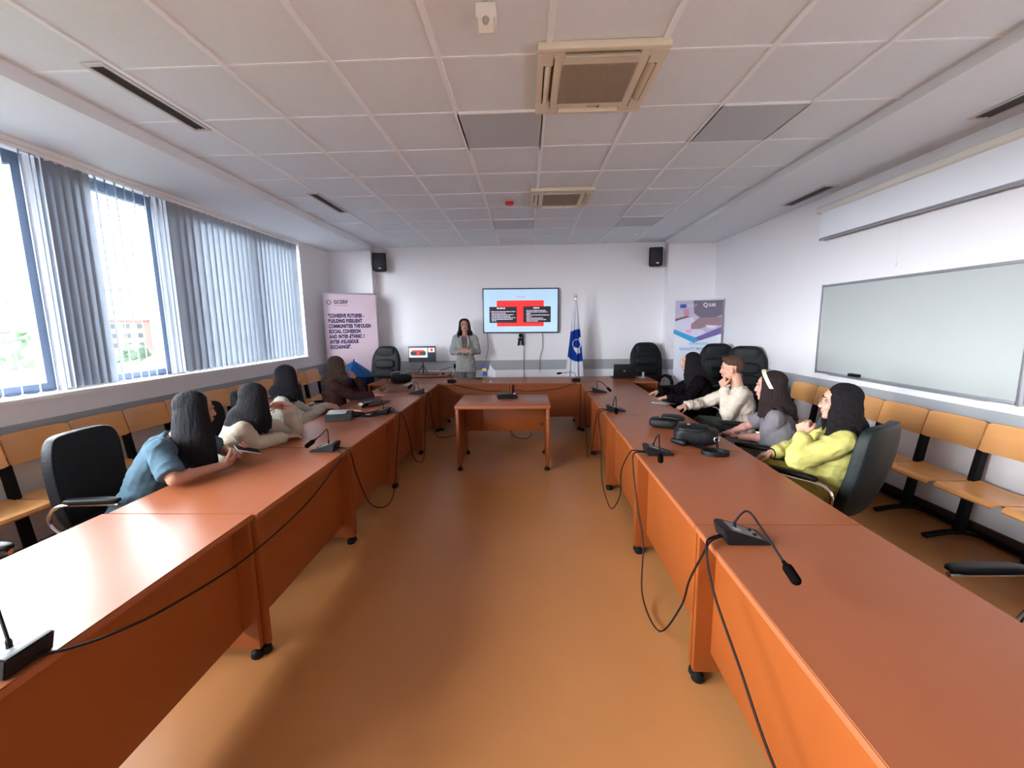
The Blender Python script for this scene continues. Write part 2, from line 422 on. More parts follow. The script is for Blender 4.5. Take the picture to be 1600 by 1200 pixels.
# ------------------------------------------------------------------ ceiling fixtures
def ceiling_light(x, y, label):
    t = thing('ceiling_light', label, 'ceiling light', (x, y, 3.08), group='switched off ceiling light panels')
    b = B()
    for s in (-1, 1):
        bx(b, s*.292-.006, s*.292+.006, -.298, .298, -.004, .006); bx(b, -.285, .285, s*.292-.006, s*.292+.006, -.004, .006)
    obj('frame', b, bar_m, t)
    b = B(); bx(b, -.285, .285, -.285, .285, -.001, .006); obj('diffuser', b, diff_m, t)
for x, y, l in ((-.166, 3.408, 'square grey light panel in ceiling left of the near air conditioner'), (1.634, 3.408, 'square grey light panel in ceiling right of the near air conditioner'),
                (-.166, 6.408, 'small looking grey light panel left and beyond the far air conditioner'), (1.634, 6.408, 'grey light panel right and beyond the far air conditioner')): ceiling_light(x, y, l)
def cassette(x, y, label):
    t = thing('air_conditioner', label, 'air conditioner', (x, y, 3.08)); H = .345
    b = B()
    # panel ring with four slots
    z0, z1 = -.035, .004
    bx(b, -H, H, -H, -.31, z0, z1, .006); bx(b, -H, H, .31, H, z0, z1, .006); bx(b, -H, -.31, -.31, .31, z0, z1); bx(b, .31, H, -.31, .31, z0, z1)
    for s in (-1, 1):
        bx(b, s*.285-.026, s*.285+.026, .20, .312, z0, z1); bx(b, s*.285-.026, s*.285+.026, -.312, -.20, z0, z1)
        bx(b, .20, .262, s*.285-.026, s*.285+.026, z0, z1); bx(b, -.262, -.20, s*.285-.026, s*.285+.026, z0, z1)
    for s in (-1, 1):
        bx(b, s*.23-.022, s*.23+.022, -.262, .262, z0, z1); bx(b, -.209, .209, s*.235-.028, s*.235+.028, z0, z1)
    obj('panel', b, cream_m, t)
    b = B(); bx(b, -.31, .31, -.31, .31, .0, .006); obj('duct', b, vent_m, t)
    b = B(); bx(b, -.208, .208, -.206, .206, -.036, -.028)
    for k in range(28): bx(b, -.205+k*.0147, -.2+k*.0147, -.2, .2, -.039, -.036)
    obj('intake_grille', b, filt_m, t)
    for k in range(4):
        M = Matrix.Rotation(k*PI/2, 3, 'Z')
        b = B(); R_ = Matrix.Rotation(math.radians(38 if k % 2 == 0 else 62), 3, 'Y')
        vs = box(b, (0, 0, 0), (.045, .39, .004), R_, .001)
        for v in b.verts: v.co = M @ (v.co+V(.283, 0, -.028))
        obj('flap', b, cream_m, t)
    b = B(); box(b, (.03, .245, -.037), (.09, .018, .006), None, .002); obj('badge', b, lgrey_m, t)
    b = B(); box(b, (.06, .245, -.041), (.014, .01, .003)); obj('sensor', b, blk_m, t)
cassette(.42, 2.745, 'large cream cassette air conditioner in the ceiling near the camera')
cassette(.41, 5.1, 'cream cassette air conditioner in the far part of the ceiling')
def vent(x, y0, y1, z, label, wd=.13):
    t = thing('ceiling_vent', label, 'vent', (x, (y0+y1)/2, z)); h = (y1-y0)/2
    b = B()
    for s in (-1, 1):
        bx(b, s*(wd/2-.012)-.012, s*(wd/2-.012)+.012, -h, h, -.008, .001); bx(b, -wd/2+.024, wd/2-.024, s*(h-.012)-.012, s*(h-.012)+.012, -.008, .001)
    obj('frame', b, ventf_m, t)
    b = B(); bx(b, -wd/2+.024, wd/2-.024, -h+.024, h-.024, -.001, .003); obj('slot', b, vent_m, t)
    for k in range(3):
        xx = -wd/2+.024+(k+.5)*(wd-.048)/3; b = B(); box(b, (xx, 0, -.004), (.012, 2*h-.05, .004), Matrix.Rotation(.5, 3, 'Y')); obj('louver', b, vent_m, t)
vent(-2.35, 2.43, 3.23, 3.08, 'long linear air vent in the near left ceiling')
vent(-2.31, 4.73, 5.53, 3.08, 'short looking linear air vent in the far left ceiling')
vent(3.18, 2.45, 3.28, 3.02, 'linear air vent in the right soffit above the projection screen', .16)
vent(3.18, 4.71, 5.47, 3.02, 'linear air vent in the right soffit past the projection screen end', .16)
t = thing('motion_detector', 'white box shaped detector on the ceiling near the camera', 'detector', (-.17, 2.16, 3.08))
b = B(); box(b, (0, 0, -.03), (.095, .095, .066), None, .008); obj('housing', b, white_m, t)
b = B(); prism(b, [(-.045, 0), (.045, 0), (.045, -.035), (.0, -.05), (-.045, -.035)], lambda u, v, d: V(d, u*.6-.02, v-.06), -.034, .034); obj('lens_housing', b, white_m, t)
b = B(); caps(b, (0, -.05, -.075), (0, -.056, -.085), .016, .012); obj('lens', b, lgrey_m, t)
t = thing('fire_alarm', 'small red fire alarm sounder on the ceiling', 'alarm', (-.183, 5.2, 3.08))
red_m = mat('red plastic', (200, 40, 40), .4, .03)
b = B(); lathe(b, [(.03, 0), (.03, -.012), (.05, -.014), (.052, -.035), (.04, -.05), (.01, -.055)]); obj('housing', b, red_m, t)
b = B(); lathe(b, [(.034, .0005), (.036, -.004), (.034, -.01)]); obj('base', b, white_m, t)

# ------------------------------------------------------------------ wall things
# projection screen on the right wall
t = thing('projection_screen', 'partly lowered roll-up projection screen high on the right wall', 'projection screen', (3.34, 3.85, 2.86))
b = B(); box(b, (0, 0, 0), (.085, 2.48, .07), None, .02, 3); obj('housing', b, white_m, t)
for s in (-1, 1):
    b = B(); box(b, (0, s*1.25, 0), (.09, .02, .076), None, .006); obj('end_cap', b, white_m, t)
b = B(); bx(b, -.012, -.009, -1.2, 1.2, -.31, -.03); obj('screen_cloth', b, screen_m, t)
b = B(); box(b, (-.0105, 0, -.325), (.02, 2.4, .03), None, .006); obj('bottom_bar', b, alu_m, t)
b = B(); tube(b, [(-.0105, .15, -.34), (-.0105, .15, -.5), (-.012, .15, -.72)], .0012, 5); ell(b, (-.012, .15, -.74), (.008, .008, .014)); obj('pull_cord', b, white_m, t)
# whiteboard
t = thing('whiteboard', 'large white board in aluminium frame on the right wall', 'whiteboard', (3.375, 3.96, 1.53))
b = B(); bx(b, -.006, .01, -1.01, 1.01, -.47, .47); obj('board', b, board_m, t)
b = B()
for s in (-1, 1):
    box(b, (-.002, s*1.015, 0), (.03, .025, 1.0), None, .005); box(b, (-.002, 0, s*.4825), (.03, 2.0, .025), None, .005)
obj('frame', b, alu_m, t)
b = B(); box(b, (-.03, -.05, -.488), (.07, 1.6, .012), None, .004); obj('pen_tray', b, alu_m, t)
t = thing('board_eraser', 'black felt eraser on the whiteboard tray', 'eraser', (3.35, 4.38, 1.049))
b = B(); box(b, (0, 0, .022), (.045, .13, .03), None, .008); obj('grip', b, blk_m, t)
b = B(); box(b, (0, 0, .004), (.042, .126, .008), None, .002); obj('felt', b, grey_m, t)
# tv
tv_w, tv_h = 1.42, .83
t = thing('television', 'wall mounted flat television showing a red and black slide', 'television', (-.10, 7.98, 1.885), 0)
t.rotation_euler = (math.radians(0), math.radians(.4), 0)
tvb_m = mat('tv bezel', (40, 44, 74), .35, .05)
b = B(); box(b, (0, 0, 0), (tv_w, .05, tv_h), None, .008); obj('bezel', b, tvb_m, t)
b = B(); box(b, (0, .045, 0), (.5, .04, .35), None, .005); obj('wall_mount', b, blk_m, t)
def slide(parent, W, H, y, k=1.0, st=1.0):
    def em(n, rgb, s):
        m_ = mat(n, rgb, .5, .0, 1, emit=s); return m_
    sky = mat('slide light blue', (186, 220, 250), .5, .10, 3, emit=.028*st)
    rd = em('slide red', (250, 45, 45), .034*st); bk = em('slide black', (34, 28, 44), .004*st); wt = em('slide white text', (222, 222, 235), .03*st)
    b = B(); bx(b, -W/2, W/2, y-.002, y, -H/2, H/2); obj('screen', b, sky, parent)
    X = lambda u: (u-745)/1190*W; Z = lambda v: -(v-452)/675*H
    b = B(); bx(b, X(360), X(1118), y-.004, y-.002, Z(700), Z(290)); obj('slide_shape', b, rd, parent)
    b = B(); bx(b, X(240), X(683), y-.006, y-.004, Z(642), Z(388)); bx(b, X(788), X(1230), y-.006, y-.004, Z(637), Z(385)); obj('text_box', b, bk, parent)
    b = B(); rr = random.Random(5)
    def line(u0, u1, v, h=15):
        u = u0
        while u < u1:
            l = rr.uniform(18, 60); l = min(l, u1-u)
            if l > 6: bx(b, X(u), X(u+l), y-.008, y-.006, Z(v+h/2), Z(v-h/2))
            u += l+6
    line(360, 495, 412, 22); line(950, 1045, 410, 22)
    for v, a, c in ((465, 265, 660), (490, 275, 505), (514, 275, 630), (538, 275, 575), (562, 270, 660), (586, 275, 615), (609, 275, 350)): line(a, c, v, 11)
    for v, a, c in ((452, 835, 1150), (475, 840, 1180), (500, 840, 905), (523, 835, 1208), (547, 840, 925), (572, 835, 1105), (596, 840, 1155), (618, 840, 1030)): line(a, c, v, 11)
    bl, br = B(), B()
    for f in b.faces:
        dst = bl if f.calc_center_median().x < X(726) else br
        dst.faces.new([dst.verts.new(v.co) for v in f.verts])
    b.free(); obj('slide_text', bl, wt, parent, False, fix=False); obj('slide_text', br, wt, parent, False, fix=False)
    b = B()
    for u0, u1 in ((668, 690), (705, 760), (768, 820)): bx(b, X(u0), X(u1), y-.004, y-.002, Z(242), Z(230))
    obj('slide_title', b, mat('slide pale title', (226, 150, 185), .5, 0, 1, emit=.03*st), parent)
slide(t, 1.375, .785, -.026)
# camera bot hanging under the tv
t = thing('web_camera', 'black conference camera on a clamp under the television', 'camera', (-.105, 7.97, 1.47))
b = B(); caps(b, (0, -.02, -.045), (0, -.045, -.045), .04, .034); obj('lens_head', b, blk_m, t)
b = B(); caps(b, (.035, .01, -.05), (.045, .01, -.11), .014, .012); box(b, (0, .01, -.115), (.10, .05, .05), None, .012)
for s in (-1, 1): box(b, (s*.035, .005, -.185), (.04, .045, .10), Matrix.Rotation(-s*.18, 3, 'Y'), .01)
obj('clamp', b, blk_m, t)
b = B(); box(b, (-.005, -.018, -.083), (.03, .02, .02), None, .004); obj('joint', b, grey_m, t)
for n_, x0, x1, zb, lb in (('power_cable', -.74, -.77, .98, 'grey cable hanging from the left side of the television'), ('video_cable', -.055, -.05, .6, 'thin cable hanging below the conference camera'), ('power_cable', .30, .26, .72, 'cable hanging from the right half of the television')):
    b = B(); tube(b, [(x0, 8.015, 1.47), (x0+.01, 8.02, 1.2), (x1, 8.022, 1.0), (x1, 8.022, zb)], .006, 6); tag(obj(n_, b, grey_m), lb, 'cable')
# speakers
def speaker(x, y, z, rz, label, dx):
    t = thing('wall_speaker', label, 'speaker', (x, y, z), rz)
    b = B(); prism(b, [(-.12, -.09), (.12, -.09), (.085, .08), (-.085, .08)], lambda u, v, d: V(u, v, d), -.16, .16)
    bmesh.ops.bevel(b, geom=b.edges[:], offset=.008, segments=2, affect='EDGES'); obj('cabinet', b, blk_m, t)
    b = B(); box(b, (0, -.095, .0), (.2, .008, .28), None, .003); obj('grille', b, mat('speaker grille', (30, 34, 42), .6), t)
    b = B(); box(b, (dx, -.101, -.115), (.045, .003, .024)); obj('badge', b, white_m, t)
    b = B(); box(b, (0, .10, 0), (.05, .08, .07), None, .006); obj('bracket', b, blk_m, t)
speaker(-2.69, 7.91, 2.80, math.radians(14), 'black loudspeaker high on the left of the television wall', 0)
speaker(2.34, 7.91, 2.80, math.radians(-8), 'black loudspeaker high on the right of the television wall', .03)
# banners
def banner(x, y, rz, W, H, label, m_):
    t = thing('roll_up_banner', label, 'banner', (x, y, 0), rz)
    b = B(); box(b, (0, 0, .035), (W+.05, .16, .07), None, .015); obj('base', b, alu_m, t)
    b = B(); cyl(b, (0, .03, .05), (0, .03, H-.01), .008, n=8); obj('pole', b, alu_m, t)
    b = B(); box(b, (0, 0, H), (W+.03, .022, .022), None, .005); obj('top_bar', b, alu_m if m_ == 'l' else white_m, t)
    return t
t = banner(-3.13, 7.50, math.radians(26), .88, 2.215, 'pink roll-up banner with dark blue capital lettering in the left corner', 'l')
pink_m = mat('pink banner vinyl', (206, 184, 196), .5, .02, 1)
navy_m = mat('navy print', (36, 30, 84), .5, .02)
b = B(); bx(b, -.44, .44, -.002, .001, .07, 2.21); obj('printed_sheet', b, pink_m, t)
def letter(parent, lines, x, z, size, gap, m_, sx=.8, bold=.006, name='lettering'):
    b = B()
    for i, s in enumerate(lines):
        add_bm(b, text_bm(s, size, sx, bold), lambda c, i=i: V(x+c.x, -.004-c.z, z-i*gap+c.y))
    return obj(name, b, m_, parent, False, fix=False)
letter(t, ['"COHESIVE FUTURES -', 'BUILDING RESILIENT', 'COMMUNITIES THROUGH', 'SOCIAL COHESION', 'AND INTER-ETHNIC /', 'INTER-RELIGIOUS', 'EXCHANGE".'], -.375, 1.80, .088, .0915, navy_m, .62, .005)
letter(t, ['GCERF'], -.27, 2.04, .085, .1, mat('purple grey print', (76, 68, 98), .5), .92, .003, 'logo_lettering')
letter(t, ['Global Community Engagement', ], -.27, 2.0, .021, .1, mat('purple grey print', (104, 96, 124), .5), .85, .0, 'small_lettering')
b = B()
for k in range(10):
    a = k*.628; p0 = V(-.345+.042*math.cos(a), -.005, 2.06+.042*math.sin(a)); p1 = V(-.345+.03*math.cos(a+1.1), -.005, 2.06+.03*math.sin(a+1.1))
    sweep(b, [p0, p1], .0035, 5)
obj('logo_mark', b, mat('purple grey print', (104, 96, 124), .5), t)

t = banner(2.94, 7.35, math.radians(-3), .775, 2.015, 'roll-up banner with a desk photograph and a blue and purple chevron', 'r')
b = B(); bx(b, -.3875, .3875, -.002, .001, .07, 2.01); obj('printed_sheet', b, mat('white banner vinyl', (226, 228, 240), .5, .01), t)
def flatpoly(b, pts, y, th=.001):
    prism(b, pts, lambda u, v, d: V(u, d, v), y, y-th)
X2 = lambda u: (u-610)/720*.775; Z2 = lambda v: 2.0-(v-200)*.775/720*1.03     # banner print measured on the sheet
def bp(name, pts, rgb, y, **k): 
    b = B(); flatpoly(b, [(X2(u), Z2(v)) for u, v in pts], y); return obj(name, b, mat('print %d %d %d' % rgb, rgb, .5, .04, 5), t, False)
bp('printed_photo', [(250, 205), (968, 205), (968, 620), (560, 790), (250, 640)], (186, 176, 200), -.0025)
bp('printed_desk', [(250, 500), (520, 460), (620, 620), (740, 700), (560, 780), (250, 630)], (208, 204, 226), -.004)
bp('printed_suit', [(520, 205), (968, 205), (968, 430), (860, 470), (640, 470), (540, 400)], (112, 104, 122), -.0042)
bp('printed_arm', [(500, 560), (620, 470), (968, 460), (968, 590), (760, 590), (640, 640), (500, 640)], (150, 122, 132), -.0052)
bp('printed_hand', [(370, 340), (440, 330), (470, 400), (450, 460), (390, 460)], (196, 140, 150), -.0044)
bp('printed_notebook', [(250, 480), (430, 440), (480, 450), (250, 520)], (120, 90, 104), -.0046)
bp('printed_note', [(410, 655), (500, 645), (520, 690), (440, 700)], (232, 160, 196), -.0055)
bp('printed_sheet_paper', [(720, 580), (900, 590), (860, 640), (760, 630)], (216, 212, 228), -.0058)
bp('blue_chevron', [(232, 640), (560, 765), (650, 812), (552, 855), (232, 705)], (58, 160, 212), -.006)
bp('purple_chevron', [(968, 610), (560, 775), (640, 820), (968, 715)], (112, 98, 160), -.007)
bp('printed_flag', [(320, 262), (415, 262), (415, 318), (320, 318)], (64, 84, 176), -.005)
b = B(); add_bm(b, text_bm('Q', .095, 1, .001), lambda c: V(.065+c.x, -.0075-c.z, 1.885+c.y)); add_bm(b, text_bm('SURE', .07, .72, .001), lambda c: V(.155+c.x, -.0075-c.z, 1.89+c.y))
add_bm(b, text_bm('Co-funded by the', .024, .9), lambda c: V(-.185+c.x, -.0075-c.z, 1.915+c.y)); add_bm(b, text_bm('European Union', .024, .9), lambda c: V(-.185+c.x, -.0075-c.z, 1.885+c.y))
obj('white_lettering', b, mat('white print', (238, 238, 244), .5), t, False, fix=False)
cy_m = mat('cyan print', (130, 190, 222), .5)
letter(t, ['ENHANCING'], -.14, 1.245, .052, .1, cy_m, 1.02, .0015)
letter(t, ['QUALITY MOBILITY'], -.30, 1.155, .062, .1, cy_m, 1.02, .003)
letter(t, ['in higher education'], -.17, 1.07, .04, .1, mat('lilac print', (190, 190, 215), .5), .95, 0, 'small_lettering')
# big flag on pole
t = thing('flag', 'white flag with a round blue emblem furled on a standing pole', 'flag', (.87, 7.5, 0))
b = B(); lathe(b, [(.17, 0), (.17, .02), (.05, .04), (.025, .10)]); obj('stand', b, chrome_m, t)
b = B(); cyl(b, (0, 0, .05), (0, 0, 2.06), .013); obj('pole', b, alu_m, t)
b = B(); ell(b, (0, 0, 2.105), (.032, .032, .032)); cyl(b, (0, 0, 2.05), (0, 0, 2.09), .018); obj('finial', b, chrome_m, t)
b = B(); NR, NC = 150, 110; rows = []
for i in range(NR+1):
    f = i/NR; z = 2.03-1.62*f; wl = .012+.20*f**.9; wr = .012+.17*f**.75
    row = []
    for k in range(NC):
        a = 2*PI*k/NC; x = math.cos(a)*(wr if math.cos(a) > 0 else wl); yy = math.sin(a)*(.02+.06*f)
        fold = (.012*math.sin(a*7+f*3)+.006*math.sin(a*13-f*4))*min(1, f*3)
        row.append(b.verts.new(V(x*(1+fold), yy+fold*1.4, z)))
    rows.append(row)
rings(b, rows)
for fc in b.faces:
    c = fc.calc_center_median()
    if c.y > 0: continue
    dx, dz = c.x-.055, c.z-1.25; r = math.hypot(dx*1.12, dz); mi = 0
    if r < .285: mi = 1
    if .298 < r < .304 or .345 < r < .349: mi = 2
    if r < .285:
        q = math.hypot(dx+.03, dz-.03)
        if .072 < q < .084: mi = 0
        if abs(dx+.02+.35*(dz+.10)) < .045+.25*(dz+.10) and -.14 < dz < -.04: mi = 0
        if .0 < dx < .06 and .02 < dz < .14 and dx+dz*.4 > .035: mi = 0
        if abs(dx-.02-(dz+.02)*.4) < .006 and -.16 < dz < .1: mi = 0
    fc.material_index = mi
obj('cloth', b, [flag_m, flagb_m, mat('grey print', (150, 155, 185), .6)], t)

# ------------------------------------------------------------------ tables
def desk(label, P0, P1, out0, out1, side, ph=(.15, .715), group=None, name='conference_table'):
    """P0,P1 inner-edge corners (near,far); out0,out1 outer corners. side=+1: outer lies to the right of P0->P1"""
    P0, P1, O0, O1 = [V(p[0], p[1], 0) for p in (P0, P1, out0, out1)]
    c = (P0+P1+O0+O1)/4; t = thing(name, label, 'table', (c.x, c.y, 0), group=group)
    ax = (P1-P0).normalized(); inn = (O0-P0).normalized(); l = (P1-P0).length; wd = (O0-P0).length
    fr = lambda u, v, z: P0+(P1-P0)*(u/l)+((O0-P0)*(1-u/l)+(O1-P1)*(u/l))*(v/wd)+V(0, 0, z)-c
    def slab(b, u0, u1, v0, v1, z0, z1, bev=.0):
        vs = [b.verts.new(fr(u, v, z)) for z in (z0, z1) for u, v in ((u0, v0), (u1, v0), (u1, v1), (u0, v1))]
        fs = [b.faces.new([vs[i] for i in q]) for q in ((0, 1, 2, 3), (4, 5, 6, 7), (0, 1, 5, 4), (1, 2, 6, 5), (2, 3, 7, 6), (3, 0, 4, 7))]
        if bev: bmesh.ops.bevel(b, geom=list({e for f in fs for e in f.edges}), offset=bev, segments=2, affect='EDGES')
    b = B(); slab(b, .001, l-.001, 0, wd, .722, .75, .003); obj('tabletop', b, top_m, t)
    for u in (.004, l-.032):
        b = B(); slab(b, u, u+.028, .012, wd-.03, .05, .7215, .002); lg = obj('leg_panel', b, panel_m, t)
        for v in (.04, wd-.08):
            b = B(); p = fr(u+.014, v, 0); lathe(b, [(.026, .0), (.030, .008), (.026, .03), (.012, .04), (.012, .06)], (p.x, p.y, 0), 14)
            q = fr(u+.014, v-.015 if v < .1 else v, 0); obj('foot', b, blk_m, lg)
    b = B(); slab(b, .033, l-.033, .085, .103, ph[0], .7215, .001); obj('modesty_panel', b, panel_m, t)
    return t
ys = [.66, 1.775, 2.865, 4.03, 5.16, 6.335]; xi = [.714, .738, .752, .772, .79, .818]; xo = [1.442, 1.458, 1.505, 1.525, 1.555, 1.585]
nm = ['nearest', 'second', 'third', 'fourth', 'farthest']
for i in range(5):
    desk('%s reddish brown table of the right hand row' % nm[i], (xi[i], ys[i]), (xi[i+1], ys[i+1]), (xo[i], ys[i]), (xo[i+1], ys[i+1]), 1, group=None)
ys = [.76, 1.875, 2.98, 4.08, 5.2, 6.335]; xi = [-1.305, -1.305, -1.312, -1.318, -1.33, -1.352]; xo = [-2.05, -2.06, -2.072, -2.085, -2.13, -2.16]
for i in range(5):
    d = -.022 if i == 0 else 0
    desk('%s reddish brown table of the left hand row' % nm[i], (xi[i]+d, ys[i]), (xi[i+1]+d, ys[i+1]), (xo[i]+d, ys[i]), (xo[i+1]+d, ys[i+1]), -1)
xs = [-2.46, -1.353, -.26, .819, 1.99]
lb = ['left corner table closing the ring near the blue umbrella', 'left middle table under the little flags', 'right middle table in front of the big white flag', 'right corner table carrying the open laptop']
for i in range(4):
    desk(lb[i], (xs[i], 6.345), (xs[i+1], 6.345), (xs[i], 7.05), (xs[i+1], 7.05), 1, (.20, .7))
# podium table in the middle
t = thing('side_table', 'small free-standing brown table in the middle of the room', 'table', (-.272, 4.89, 0))
b = B(); box(b, (0, 0, .7325), (1.06, .73, .035), None, .003); obj('tabletop', b, top_m, t)
for s in (-1, 1):
    b = B(); bx(b, s*.505-.016, s*.505+.016, -.345, .345, .05, .7145, .002); lg = obj('leg_panel', b, panel_m, t)
    for yy in (-.31, .31):
        b = B(); lathe(b, [(.028, 0), (.032, .01), (.026, .03), (.012, .035), (.012, .06)], (s*.505-s*.012, yy, 0), 14); obj('foot', b, blk_m, lg)
b = B(); bx(b, -.488, .488, .12, .138, .345, .7145, .001); obj('modesty_panel', b, panel_m, t)
for s in (-1, 1):
    b = B(); cyl(b, (s*.45, .1195, .43), (s*.45, .112, .43), .022); obj('cable_cap', b, mat('brown cap', (60, 30, 20), .5), t)

# ------------------------------------------------------------------ benches along the walls
def bench(label, x_wall, sgn, ys, dz):
    """row of linked seats; sgn = +1 wall on the right"""
    t = thing('bench', label, 'bench', (x_wall, ys[0], 0)); y0 = ys[0]
    fx = lambda d: -sgn*d          # distance out from the wall
    for i, y in enumerate(ys):
        yy = y-y0
        b = B()
        prism(b, [(.21, .04), (.15, .04), (.055, .72+dz), (.10, .74+dz)], lambda u, v, d: V(fx(u), yy+d, v), -.022, .022)
        po = obj('post', b, blkmet_m, t)
        b = B(); tube(b, [(fx(.03), yy, .02), (fx(.12), yy, .045), (fx(.25), yy, .05), (fx(.42), yy, .022)], .022, 8, flat=(1.2, .8)); obj('foot', b, blkmet_m, po)
        if i == len(ys)-1: break
        w_ = ys[i+1]-y; yc = yy+w_/2
        # backrest: bent plywood
        b = B(); fr_, bk_ = [], []
        n = 14; rows = []
        for k in range(n+1):
            u = k/n; yl = yc+(u-.5)*(w_-.012); cv = .028*(1-(2*u-1)**2)
            rows.append((yl, cv))
        for th in (0, .012):
            pass
        for j in range(5):
            pass
        grid = []
        for th in (0., .012):
            g = []
            for j in range(7):
                v = j/6; z = .68+dz+.21*v; lean = .095-.05*v
                g.append([b.verts.new(V(fx(lean+th-cv*1.0+.02), yl, z-(.010 if (k_ in (0, n) and j in (0, 6)) else 0)*(1 if j == 6 else -1))) for k_, (yl, cv) in enumerate(rows)])
            grid.append(g)
        for g in grid:
            for j in range(6):
                for k in range(n): b.faces.new((g[j][k], g[j][k+1], g[j+1][k+1], g[j+1][k]))
        A, C = grid
        for j in range(6):
            b.faces.new((A[j][0], A[j+1][0], C[j+1][0], C[j][0])); b.faces.new((A[j][n], A[j+1][n], C[j+1][n], C[j][n]))
        for k in range(n):
            b.faces.new((A[0][k], A[0][k+1], C[0][k+1], C[0][k])); b.faces.new((A[6][k], A[6][k+1], C[6][k+1], C[6][k]))
        obj('backrest', b, ply_m, t)
        # seat: plywood with a rolled front edge
        prof = [(.09, .462), (.14, .452), (.24, .447), (.34, .452), (.40, .456), (.425, .448), (.435, .43)]
        b = B(); rr = []
        for (u, z) in prof: rr.append([(fx(u), z+dz)])
        nn = 10; g = []
        for th in (0, -.013):
            q = []
            for (u, z) in prof:
                hw = (w_-.02)/2*(1-.10*max(0, (u-.3)/.135)**2)
                q.append([b.verts.new(V(fx(u+(.0 if u < .42 else th*.8)), yc+(-1+2*k/nn)*hw, z+dz+th-.010*(1-abs(-1+2*k/nn)**2)*(1 if u < .38 else .3))) for k in range(nn+1)])
            g.append(q)
        for q in g:
            for j in range(len(prof)-1):
                for k in range(nn): b.faces.new((q[j][k], q[j][k+1], q[j+1][k+1], q[j+1][k]))
        A, C = g; J = len(prof)-1
        for j in range(J):
            b.faces.new((A[j][0], A[j+1][0], C[j+1][0], C[j][0])); b.faces.new((A[j][nn], A[j+1][nn], C[j+1][nn], C[j][nn]))
        for k in range(nn):
            b.faces.new((A[0][k], A[0][k+1], C[0][k+1], C[0][k])); b.faces.new((A[J][k], A[J][k+1], C[J][k+1], C[J][k]))
        st = obj('seat', b, ply_m, t)
        b = B(); bx(b, min(fx(.12), fx(.3)), max(fx(.12), fx(.3)), yc-w_/2+.02, yc+w_/2-.02, .405+dz, .43+dz, .004); obj('seat_bracket', b, blkmet_m, st)
    b = B(); bx(b, min(fx(.12), fx(.15)), max(fx(.12), fx(.15)), 0, ys[-1]-y0, .375+dz, .405+dz); obj('rail', b, blkmet_m, t)
    b = B(); bx(b, min(fx(.02), fx(.05)), max(fx(.02), fx(.05)), 0, ys[-1]-y0, .02, .05); obj('floor_rail', b, blkmet_m, t)
bench('row of linked beech seats along the right wall under the whiteboard', XR, 1, [1.29+.445*k for k in range(10)], .0)
bench('row of linked beech seats along the window wall', XL, -1, [1.75+.437*k for k in range(13)], .05)

# ------------------------------------------------------------------ chairs
def office_chair(label, x, y, rz, lm=None, kind=0, tilt=.12, h=.0):
    """kind 0: low back with padded arms on chrome loops; local +y is the direction the sitter faces"""
    lm = lm or leather_m
    t = thing('office_chair', label, 'chair', (x, y, 0), rz)
    b = B(); pillow(b, .50, .48, .11, .38, fn=lambda v: v+V(0, 0, .455+.012*(v.y/.24)**2)); obj('seat', b, lm, t)
    def backf(v):
        f = (v.z+.30)/.6
        return V(v.x, v.y-.24-tilt*f+.05*(v.x/.24)**2-.03*math.sin(f*PI), v.z+.74)
    b = B(); pillow(b, .47, .085, .58, .28, 44, 24, fn=backf); bk = obj('backrest', b, lm, t)
    for s in (-1, 1):
        b = B(); tube(b, [(s*.20, -.16, .42), (s*.28, -.12, .44), (s*.30, -.22, .56), (s*.29, -.18, .655), (s*.29, 0, .665), (s*.29, .15, .66)], .011, 8)
        a = obj('armrest', b, chrome_m, t)
        b = B(); pillow(b, .055, .30, .035, .5, fn=lambda v: v+V(s*.29, .01, .685)); obj('arm_pad', b, blk_m, a)
    base(t); return t
def base(t, r=.30):
    b = B(); cyl(b, (0, 0, .10), (0, 0, .40), .028); cyl(b, (0, 0, .08), (0, 0, .25), .038); obj('gas_column', b, blk_m, t)
    b = B(); box(b, (0, 0, .395), (.22, .26, .03), None, .008); obj('mechanism', b, blk_m, t)
    b = B()
    for k in range(5):
        a = k*2*PI/5+.3; c, s = math.cos(a), math.sin(a)
        sweep(b, [(0, 0, .11), (c*r*.5, s*r*.5, .10), (c*r, s*r, .075)], [.028, .024, .018], 8)
    obj('star_base', b, blk_m, t)
    for k in range(5):
        a = k*2*PI/5+.3; c, s = math.cos(a), math.sin(a); b = B()
        for q in (-1, 1):
            p = V(c*r-s*q*.014, s*r+c*q*.014, .026); d = V(-s*q, c*q, 0); cyl(b, p, p+d*.014, .026, .026, 14)
        cyl(b, (c*r, s*r, .03), (c*r, s*r, .075), .008); obj('caster', b, blk_m, t)
